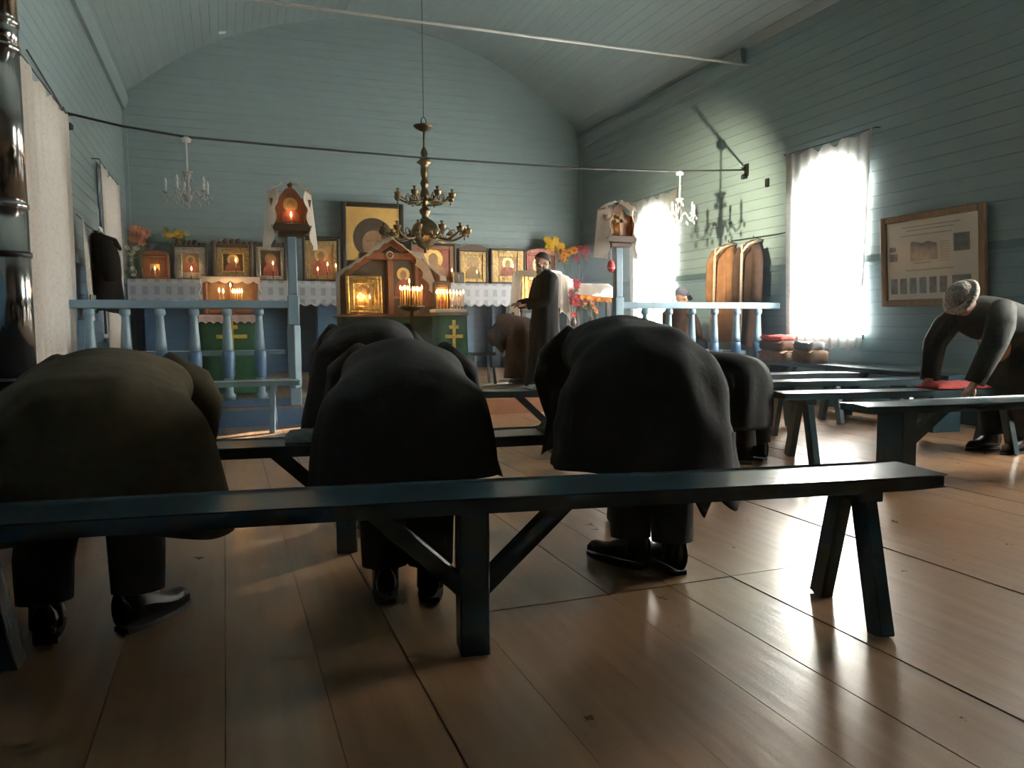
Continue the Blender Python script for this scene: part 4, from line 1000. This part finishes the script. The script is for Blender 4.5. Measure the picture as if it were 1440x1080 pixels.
def loft(rings, ns=56, sub=4, fold=.012, seed=0, hem=None, close_end=True, ripple=0, ex=2.0, thick=.010, fold_n=9):
    """rings: (x, y, z, phi_deg, W, Tback, Tfront). Ring plane spans x and out=(0,-cos phi, sin phi)."""
    R_ = []
    n = len(rings)
    for i in range(n-1):
        for k in range(sub):
            t = k/sub; q = [rings[max(i-1, 0)], rings[i], rings[i+1], rings[min(i+2, n-1)]]
            R_.append([cr(*[r[j] for r in q], t) for j in range(7)])
    R_.append(list(rings[-1])); N_ = len(R_)
    def fn(u, v):
        i = min(int(round(v*(N_-1))), N_-1); x, y, z, ph, W, Tb, Tf = R_[i]; ph = math.radians(ph)
        a = 2*PI*u; c, s = math.cos(a), math.sin(a)
        cc = math.copysign(abs(c)**(2/ex), c); ss = math.copysign(abs(s)**(2/ex), s)
        o = Vector((0, -math.cos(ph), math.sin(ph)))
        P = Vector((x, y, z))+Vector((1, 0, 0))*cc*W+o*ss*(Tb if s > 0 else Tf)
        d = (Vector((1, 0, 0))*cc+o*ss).normalized()
        nz = noise.noise(Vector((P.x*5+seed, P.y*5, P.z*4)))*fold*1.4 + math.sin(a*fold_n+seed+v*5)*fold*.6*max(0, 1-v*1.6)
        nz += ripple*math.sin(v*58+1.2*math.sin(a*2+seed))*(.6+.4*noise.noise(P*4))
        P = P+d*nz
        if hem and v < .30: P.z += hem(u, a)*(1-v/.30)
        return P
    m = MB(); m.grid(fn, ns, N_-1, 0)
    # weld the seam, close the neck
    return m, N_
def shell(m, name, material, parent, thick=.010):
    o = m.build(name, material, parent, True)
    bm = bmesh.new(); bm.from_mesh(o.data); bmesh.ops.remove_doubles(bm, verts=bm.verts, dist=.0006); bmesh.ops.recalc_face_normals(bm, faces=bm.faces); bm.to_mesh(o.data); bm.free()
    o.data.polygons.foreach_set('use_smooth', [True]*len(o.data.polygons))
    s = o.modifiers.new('thickness', 'SOLIDIFY'); s.thickness = thick; s.offset = -1
    return o
def boot(parent, p, yaw, h=.26, m='boot', s=1.0):
    b = MB()
    def foot(u, v):
        # v: heel to toe, u around
        y = -.085+.30*v; a = 2*PI*u
        wd = .042*(math.sin(PI*min(1, .12+v*.95))**.5)+.006; k = min(1, max(0, (v-.22)/.5)); hh = .118-.062*k*k*(3-2*k)
        if v > .9: hh *= (1-v)/.1*.6+.4; wd *= (1-v)/.1*.5+.5
        return (wd*math.cos(a), y, max(.012, .022+hh*.5+hh*.5*math.sin(a)))
    b.grid(foot, 14, 14, 0)
    b.tube([(0, -.03, .05), (0, -.035, .12), (0, -.03, h*.6), (0, -.02, h), (0, -.02, h+.01)], [.050, .048, .055, .068, .050], 14)
    o = b.build('boot', m, parent, True)
    sl_ = MB().grid(lambda u, v: ((-.5+u)*.094*(math.sin(PI*min(1, .15+v*.9))**.5), -.076+.296*v, .018), 8, 12, .018).build('sole', 'sole', o)
    o.location = p; o.rotation_euler = (0, 0, yaw); o.scale = (s, s, s)
    return o
def bowed(loc, deg, label, coat, rings, sh, headp, hands, arms=None, feet=((-.09, 0, .1), (.09, 0, -.1)), hip=.84, tr='trousers', headgear=None, boot_h=.24, flaps=(), folds=.012, seed=0, hem=None, headpitch=-2.2, group='bowing worshippers', hipy=0, bootm='boot', ripple=0):
    """sh: (half width, y, z) of shoulders; hands: wrist points; local y is where the person faces"""
    t = thing('person', label, 'person', loc, math.radians(deg), group)
    m = MB()
    hw, sy, sz = sh
    pel = (0, hipy+.04, hip-.15); che = (0, sy-.08, sz-.09)
    m.ball(pel, (.14, .10, .10), 14, 10); chain(m, [pel, ((0, (pel[1]+che[1])/2, (pel[2]+che[2])/2-.01)), che], [.10, .10, .105])
    m.ball(che, (.16, .10, .09), 14, 10)
    hp = Vector(headp); nk = Vector((0, sy+.04, sz)); cone(m, nk, .055, hp, .05)
    M = Matrix.Translation(hp) @ Matrix.Rotation(headpitch, 4, 'X'); head_prims(m, M)
    elbows = []
    for i, sx in enumerate((-1, 1)):
        s_ = Vector((sx*hw, sy, sz)); w_ = Vector(hands[i]); e = (s_+w_)/2+Vector((sx*.05, .02, .02)); elbows.append(e)
        chain(m, [s_-Vector((sx*.04, .02, .03)), e, w_], [.048, .042, .028]); hand(m, w_, (w_-e)+Vector((0, .12, 0)), (0, 0, -1), sx)
        f = feet[i]; hj = (sx*.09, hipy+.02, hip-.17); kn = ((sx*.09+f[0])/2, (hipy+f[1])/2+.05, .47); an = (f[0], f[1]-.03, .17)
        chain(m, [hj, kn, an], [.08, .055, .034])
    remeshed(m, 'body', 'skin', t)
    cm_, n_ = loft(rings, fold=folds, seed=seed, hem=hem, ripple=ripple, sub=8 if ripple else 4)
    ct_ = shell(cm_, 'coat', coat, t)
    for i, sx in enumerate((-1, 1)):
        s_ = Vector((sx*(hw-.02), sy-.02, sz+.005)); w_ = Vector(hands[i]); e = elbows[i]
        d = (w_-e).normalized()
        sm = MB().tube([s_+Vector((-sx*.09, -.04, -.03)), s_+Vector((-sx*.03, -.015, 0)), s_.lerp(e, .5)+Vector((sx*.01, 0, .01)), e, e.lerp(w_, .5), w_-d*.01], [.05, .095, .095, .084, .075, .066], 16); sm.build('sleeve', coat, ct_, True)
        f = feet[i]
        MB().tube([(sx*.10, hipy, hip-.10), (sx*.10, hipy+.03, .60), ((sx*.10+f[0])/2, (hipy+f[1])/2+.045, .45), (f[0], f[1]-.01, .26), (f[0], f[1]-.025, .13)], [.115, .108, .096, .088, .082], 16).build('trouser_leg', tr, t, True)
        boot(t, (f[0], f[1], 0), f[2], boot_h, bootm)
    MB().tube([nk+Vector((0, -.07, .0)), nk+Vector((0, .0, .01)), nk+(hp-nk)*.35], [.11, .095, .075], 16).build('collar', coat, ct_, True)
    for fl_ in flaps:
        shell(MB().grid(fl_, 14, 14, 0), 'coat_flap', coat, ct_, .008)
    if headgear:
        hm = MB(); s0 = 0
        if headgear[0] == 'hat':
            hm.ball((0, -.005, .055), (.098, .115, .085), 18, 10); hm.tube([(.105*math.cos(a), -.005+.122*math.sin(a), .03) for a in [2*PI*i/20 for i in range(21)]], .030, 8)
        elif headgear[0] == 'scarf':
            hm.ball((0, -.012, .02), (.093, .108, .118), 18, 12); hm.prism([(-.1, -.04), (.1, -.04), (0, -.24)], -.14, -.10)
        else:
            hm.ball((0, -.014, .04), (.083, .098, .098), 16, 10)
        xform(hm, 0, M); hm.build('headwear' if headgear[0] != 'hair' else 'hair', headgear[1], t, True)
    return t
def rings_std(W=1., dz=0., yk=1., hemz=.44, T=1., flare=.0, dx=0):
    base = [(0, .04, hemz, 0, .33+flare, .21, .22), (0, .03, (hemz+.70)/2, 5, .325+flare*.4, .205, .20), (0, .035, .71, 30, .295, .195, .17), (0, .11, .745, 62, .262, .165, .15),
            (0, .26, .775, 84, .248, .145, .15), (0, .42, .80, 90, .25, .14, .15), (0, .57, .81, 96, .225, .125, .13), (0, .68, .79, 104, .12, .085, .09), (0, .71, .78, 108, .03, .03, .03)]
    out = []
    for i, (x, y, z, ph, w_, a, b) in enumerate(base):
        zz = z if i == 0 else z+dz*min(1, i/3)
        out.append((x+dx*i/8, y*yk, zz, ph, w_*W, a*T, b*T))
    return out

# 1 left foreground, brown back
bowed((-.42, 2.80, 0), 0, 'bowing person in an olive brown coat at the left edge of the foreground', 'coat_olive', rings_std(1.16, -.035, 1.1, .34, 1.08, .03), (.24, .66, .80), (0, .84, .70),
      ((-.26, .72, .52), (.30, .70, .50)), feet=((-.15, -.02, .1), (.12, -.02, -.75)), headgear=('hat', 'hair_dark'), boot_h=.26, seed=1.3,
      hem=lambda u, a: -.05*math.cos(a)**2*(1 if math.cos(a) > 0 else 0)-.02*math.sin(a*3),
      flaps=[lambda u, v: (.30+.06*v+.015*math.sin(v*9), -.02+.30*u, .66-.34*v-.05*(1-u)*v)])
# 2 centre foreground
bowed((.60, 2.72, 0), -12, 'bowing person in a black coat in the centre, nearest the front bench', 'coat_charcoal', rings_std(1.0, .0, 1.0, .45, .98, .02), (.22, .58, .83), (0, .76, .72),
      ((-.2, .66, .52), (.22, .66, .52)), feet=((-.08, 0, .05), (.085, -.01, -.05)), headgear=('hair', 'hair_dark'), seed=4.1, boot_h=.20, hipy=.03,
      hem=lambda u, a: .05*max(0, -math.sin(a))-.05*max(0, -math.cos(a))**3,
      flaps=[lambda u, v: (.10+.20*u+.11*v*u, .26+.12*u+.02*math.sin(v*6), .74-.06*u-v*(.24+.08*u)), lambda u, v: (-.12-.20*u-.03*v*u, .22+.06*u, .72-.05*u-v*(.22+.06*u))])
# 3 behind the centre one
bowed((.67, 3.78, 0), -10, 'taller bowing person in black partly hidden behind the centre worshipper', 'coat_black', rings_std(1.0, .10, 1.0, .40, 1.0, .03), (.23, .58, .92), (0, .78, .80),
      ((-.2, .66, .50), (.2, .66, .50)), feet=((-.09, 0, .1), (.09, 0, -.1)), headgear=('hair', 'hair_dark'), seed=7.7, hip=.90)
# 4 big figure right of centre
bowed((1.58, 2.66, 0), -16, 'broad bowing person in a black quilted coat right of centre', 'coat_charcoal', rings_std(1.10, .075, 1.05, .43, 1.12, .03), (.26, .60, .90), (0, .80, .74),
      ((-.26, .62, .53), (.10, .66, .53)), feet=((-.06, .06, .75), (.09, -.02, .25)), headgear=('hair', 'hair_dark'), seed=2.2, hip=.90, folds=.018, ripple=.006, boot_h=.30, hipy=.04,
      hem=lambda u, a: -.18*max(0, math.cos(a-.5))**6,
      flaps=[lambda u, v: (-.12-.22*u-.05*v*u, .30+.06*u, .76-.05*u-v*(.30+.03*math.sin(u*6))), lambda u, v: (.12+.24*u, -.15+.14*u, .56-v*max(.06, .33-.42*abs(u-.35)))])
# 5 small figure by the right benches
bowed((3.50, 4.50, 0), 35, 'small dark figure bowing low beside the right benches', 'coat_black', [(x, y*.8, z*.76, ph, w_*.86, a*.86, b*.8) for x, y, z, ph, w_, a, b in rings_std(1.0, .10, 1.0, .34, 1.0)], (.18, .46, .62), (0, .60, .50),
      ((-.18, .50, .12), (.16, .50, .12)), feet=((-.10, .02, .3), (.12, -.02, -.2)), headgear=('scarf', 'coat_black'), seed=9.4, hip=.64, boot_h=.2)
# 6 right edge, leaning on the bench
bowed((5.62, 4.12, 0), 88, 'person in a grey coat and fur hat leaning on the bench at the right edge', 'coat_grey',
      [(0, -.02, .34, 0, .27, .19, .20), (0, -.03, .58, 4, .27, .19, .19), (0, -.02, .80, 18, .26, .18, .16), (0, .06, .95, 45, .26, .16, .15), (0, .20, 1.02, 62, .25, .15, .18), (0, .33, 1.07, 66, .23, .13, .18), (0, .42, 1.10, 62, .12, .08, .12), (0, .44, 1.11, 60, .03, .03, .03)],
      (.21, .34, 1.07), (0, .50, 1.16), ((-.2, .60, .55), (.2, .58, .55)), feet=((-.10, .0, .1), (.10, .06, -.1)), headgear=('hat', 'fur_hat'), seed=3.9, hip=.88, headpitch=-1.0)
# 7 bowing near the priest in brown
bowed((3.72, 9.45, HP), 28, 'person in a long brown coat and black headscarf bowing beside the priest', 'coat_brown', [(x, y*.62, z*1.0, ph, w_*.74, a*.85, b*1.25) for x, y, z, ph, w_, a, b in rings_std(1.0, .03, 1.0, .10, 1.0)], (.17, .40, .74), (0, .50, .62),
      ((-.10, .24, .46), (.10, .24, .46)), feet=((-.06, .0, .1), (.06, .02, -.1)), headgear=('scarf', 'coat_black'), seed=6.1, hip=.84, boot_h=.16)

# 8 the standing priest
def priest():
    t = thing('person', 'standing bearded man in a long black robe beside the gold icon', 'person', (3.81, 8.96, HP), math.radians(92))
    m = MB(); H_ = 1.69
    chain(m, [(0, 0, .92), (0, .01, 1.15), (0, 0, 1.33)], [.13, .125, .13]); m.ball((0, -.005, 1.34), (.15, .085, .08), 14, 10)
    cone(m, (0, -.01, 1.42), .055, (0, .015, 1.52), .05); M = Matrix.Translation((0, .03, H_-.12)) @ Matrix.Rotation(-.22, 4, 'X') @ Matrix.Rotation(.25, 4, 'Z'); head_prims(m, M)
    for sx, w_ in ((-1, (-.10, .30, 1.04)), (1, (.12, .30, 1.06))):
        s_ = (sx*.16, -.01, 1.355); e = (sx*.24, .06, 1.10); chain(m, [s_, e, w_], [.045, .042, .03]); hand(m, w_, (-.5*sx, .8, .1), (0, -.2, -1), sx)
        chain(m, [(sx*.09, 0, .9), (sx*.09, .03, .48), (sx*.09, -.02, .08)], [.085, .06, .042]); cone(m, (sx*.09, -.02, .06), .04, (sx*.10, .14, .035), .03)
    remeshed(m, 'body', 'skin', t, .008)
    r = [(0, 0, .03, 0, .27, .24, .26), (0, 0, .30, 0, .25, .22, .23), (0, .0, .70, 0, .215, .18, .18), (0, .0, .98, 0, .19, .155, .155), (0, -.005, 1.20, 0, .20, .15, .145), (0, -.01, 1.36, 0, .215, .13, .12), (0, -.012, 1.43, 0, .17, .10, .09), (0, -.005, 1.475, 0, .075, .07, .065), (0, 0, 1.50, 0, .066, .062, .06)]
    cm_, _ = loft(r, fold=.014, seed=5, fold_n=11); rb = shell(cm_, 'robe', 'coat_black', t)
    for sx, w_ in ((-1, (-.10, .30, 1.04)), (1, (.12, .30, 1.06))):
        s_ = Vector((sx*.17, -.01, 1.385)); e = Vector((sx*.24, .06, 1.10)); w_ = Vector(w_)
        MB().tube([s_, s_.lerp(e, .5), e, e.lerp(w_, .5), w_-(w_-e).normalized()*.01], [.085, .08, .072, .066, .058], 16).build('sleeve', 'coat_black', rb, True)
        boot(t, (sx*.09, .0, 0), 0, .16)
    h = MB()
    def hair(u, v):
        a = 2*PI*u; el = PI/2-v*(.95+1.2*(.5-.5*math.sin(a)))
        return (.083*math.cos(el)*math.cos(a), -.010+.104*math.cos(el)*math.sin(a), .035+.107*math.sin(el))
    h.grid(hair, 28, 12, .006); xform(h, 0, M); h.build('hair', 'hair_dark', t, True)
    b = MB(); b.ball((0, .060, -.095), (.058, .048, .062), 14, 10); b.ball((0, .07, -.15), (.038, .034, .055), 12, 8)
    for sx in (-1, 1): b.ball((sx*.058, .02, -.055), (.018, .032, .05), 8, 6); b.ball((sx*.02, .098, -.048), (.024, .012, .009), 8, 6)
    xform(b, 0, M); b.build('beard', 'hair_grey', t, True)
    for sx in (-1, 1):
        e = MB().ball((sx*.034, .082, .012), (.013, .010, .010), 8, 6); xform(e, 0, M); e.build('eye', 'bulb_white', t, True)
        e = MB().ball((sx*.034, .090, .012), (.006, .004, .006), 6, 5); xform(e, 0, M); e.build('pupil', 'hair_dark', t, True)
        e = MB().ball((sx*.036, .090, .034), (.02, .008, .005), 6, 5); xform(e, 0, M); e.build('eyebrow', 'hair_dark', t, True)
priest()
# 9 man in a cap sitting behind the right railing
def sitter():
    t = thing('person', 'seated person in a dark cap and brown coat behind the right railing', 'person', (5.86, 9.1, HP), math.radians(-70))
    m = MB()
    m.ball((0, 0, .55), (.16, .13, .12), 14, 10); chain(m, [(0, 0, .58), (0, .02, .78), (0, .03, .92)], [.13, .125, .13]); m.ball((0, .03, .95), (.17, .10, .09), 14, 10)
    cone(m, (0, .03, .99), .055, (0, .07, 1.09), .05); M = Matrix.Translation((0, .09, 1.16)) @ Matrix.Rotation(-.25, 4, 'X'); head_prims(m, M)
    for sx in (-1, 1):
        w_ = (sx*.10, .36, .62); s_ = (sx*.19, .02, .95); e = (sx*.25, .12, .70); chain(m, [s_, e, w_], [.055, .045, .03]); hand(m, w_, (0, 1, -.2), (0, 0, -1), sx)
        chain(m, [(sx*.09, 0, .53), (sx*.12, .42, .50), (sx*.12, .40, .09)], [.085, .062, .042]); cone(m, (sx*.12, .40, .06), .04, (sx*.13, .53, .035), .03)
    remeshed(m, 'body', 'skin', t)
    r = [(0, .02, .44, 0, .26, .20, .26), (0, .01, .56, 0, .25, .19, .20), (0, .01, .72, 0, .225, .17, .165), (0, .02, .86, 0, .23, .15, .14), (0, .03, .97, 0, .21, .12, .11), (0, .04, 1.02, 0, .13, .09, .08), (0, .05, 1.06, 0, .07, .07, .06)]
    cm_, _ = loft(r, fold=.012, seed=8); ct_ = shell(cm_, 'coat', 'coat_brown', t)
    for sx in (-1, 1):
        s_, e, w_ = Vector((sx*.17, .02, .95)), Vector((sx*.25, .12, .70)), Vector((sx*.10, .35, .62))
        MB().tube([s_, s_.lerp(e, .5), e, e.lerp(w_, .5), w_], [.09, .085, .075, .07, .06], 16).build('sleeve', 'coat_brown', ct_, True)
        MB().tube([(sx*.1, .05, .53), (sx*.12, .42, .50), (sx*.12, .43, .40), (sx*.12, .40, .18)], [.10, .085, .085, .075], 14).build('trouser_leg', 'trousers', t, True)
        boot(t, (sx*.12, .40, 0), 0, .24)
    h = MB(); h.ball((0, -.008, .06), (.092, .108, .085), 18, 10)
    h.grid(lambda u, v: ((-.08+.16*u)*(1-.25*v), .075+.10*v+.02*math.sin(PI*u), .055-.03*v-.01*math.cos(PI*(2*u-1))), 10, 6, .008)
    xform(h, 0, M); h.build('cap', 'cap', t, True)
sitter()
# ------------------------------------------------------------------ haze volume added to imitate the veiling glare of the windows
def haze():
    m = bpy.data.materials.new('glare_haze'); m.use_nodes = True; nt = m.node_tree; nt.nodes.remove(nt.nodes['Principled BSDF'])
    v = nt.nodes.new('ShaderNodeVolumeScatter'); v.inputs['Density'].default_value = .017; v.inputs['Anisotropy'].default_value = .78; v.inputs['Color'].default_value = (.74, .87, 1, 1)
    nt.links.new(v.outputs[0], nt.nodes['Material Output'].inputs['Volume']); MAT['haze'] = m
    o = MB().box(XL+.02, XR-.02, YF+.05, YB-.02, .006, 6.5).build('glare_haze', 'haze'); o['kind'] = 'stuff'; o['label'] = 'thin bluish haze added through the whole room for the window glare'; o['category'] = 'haze'
haze()
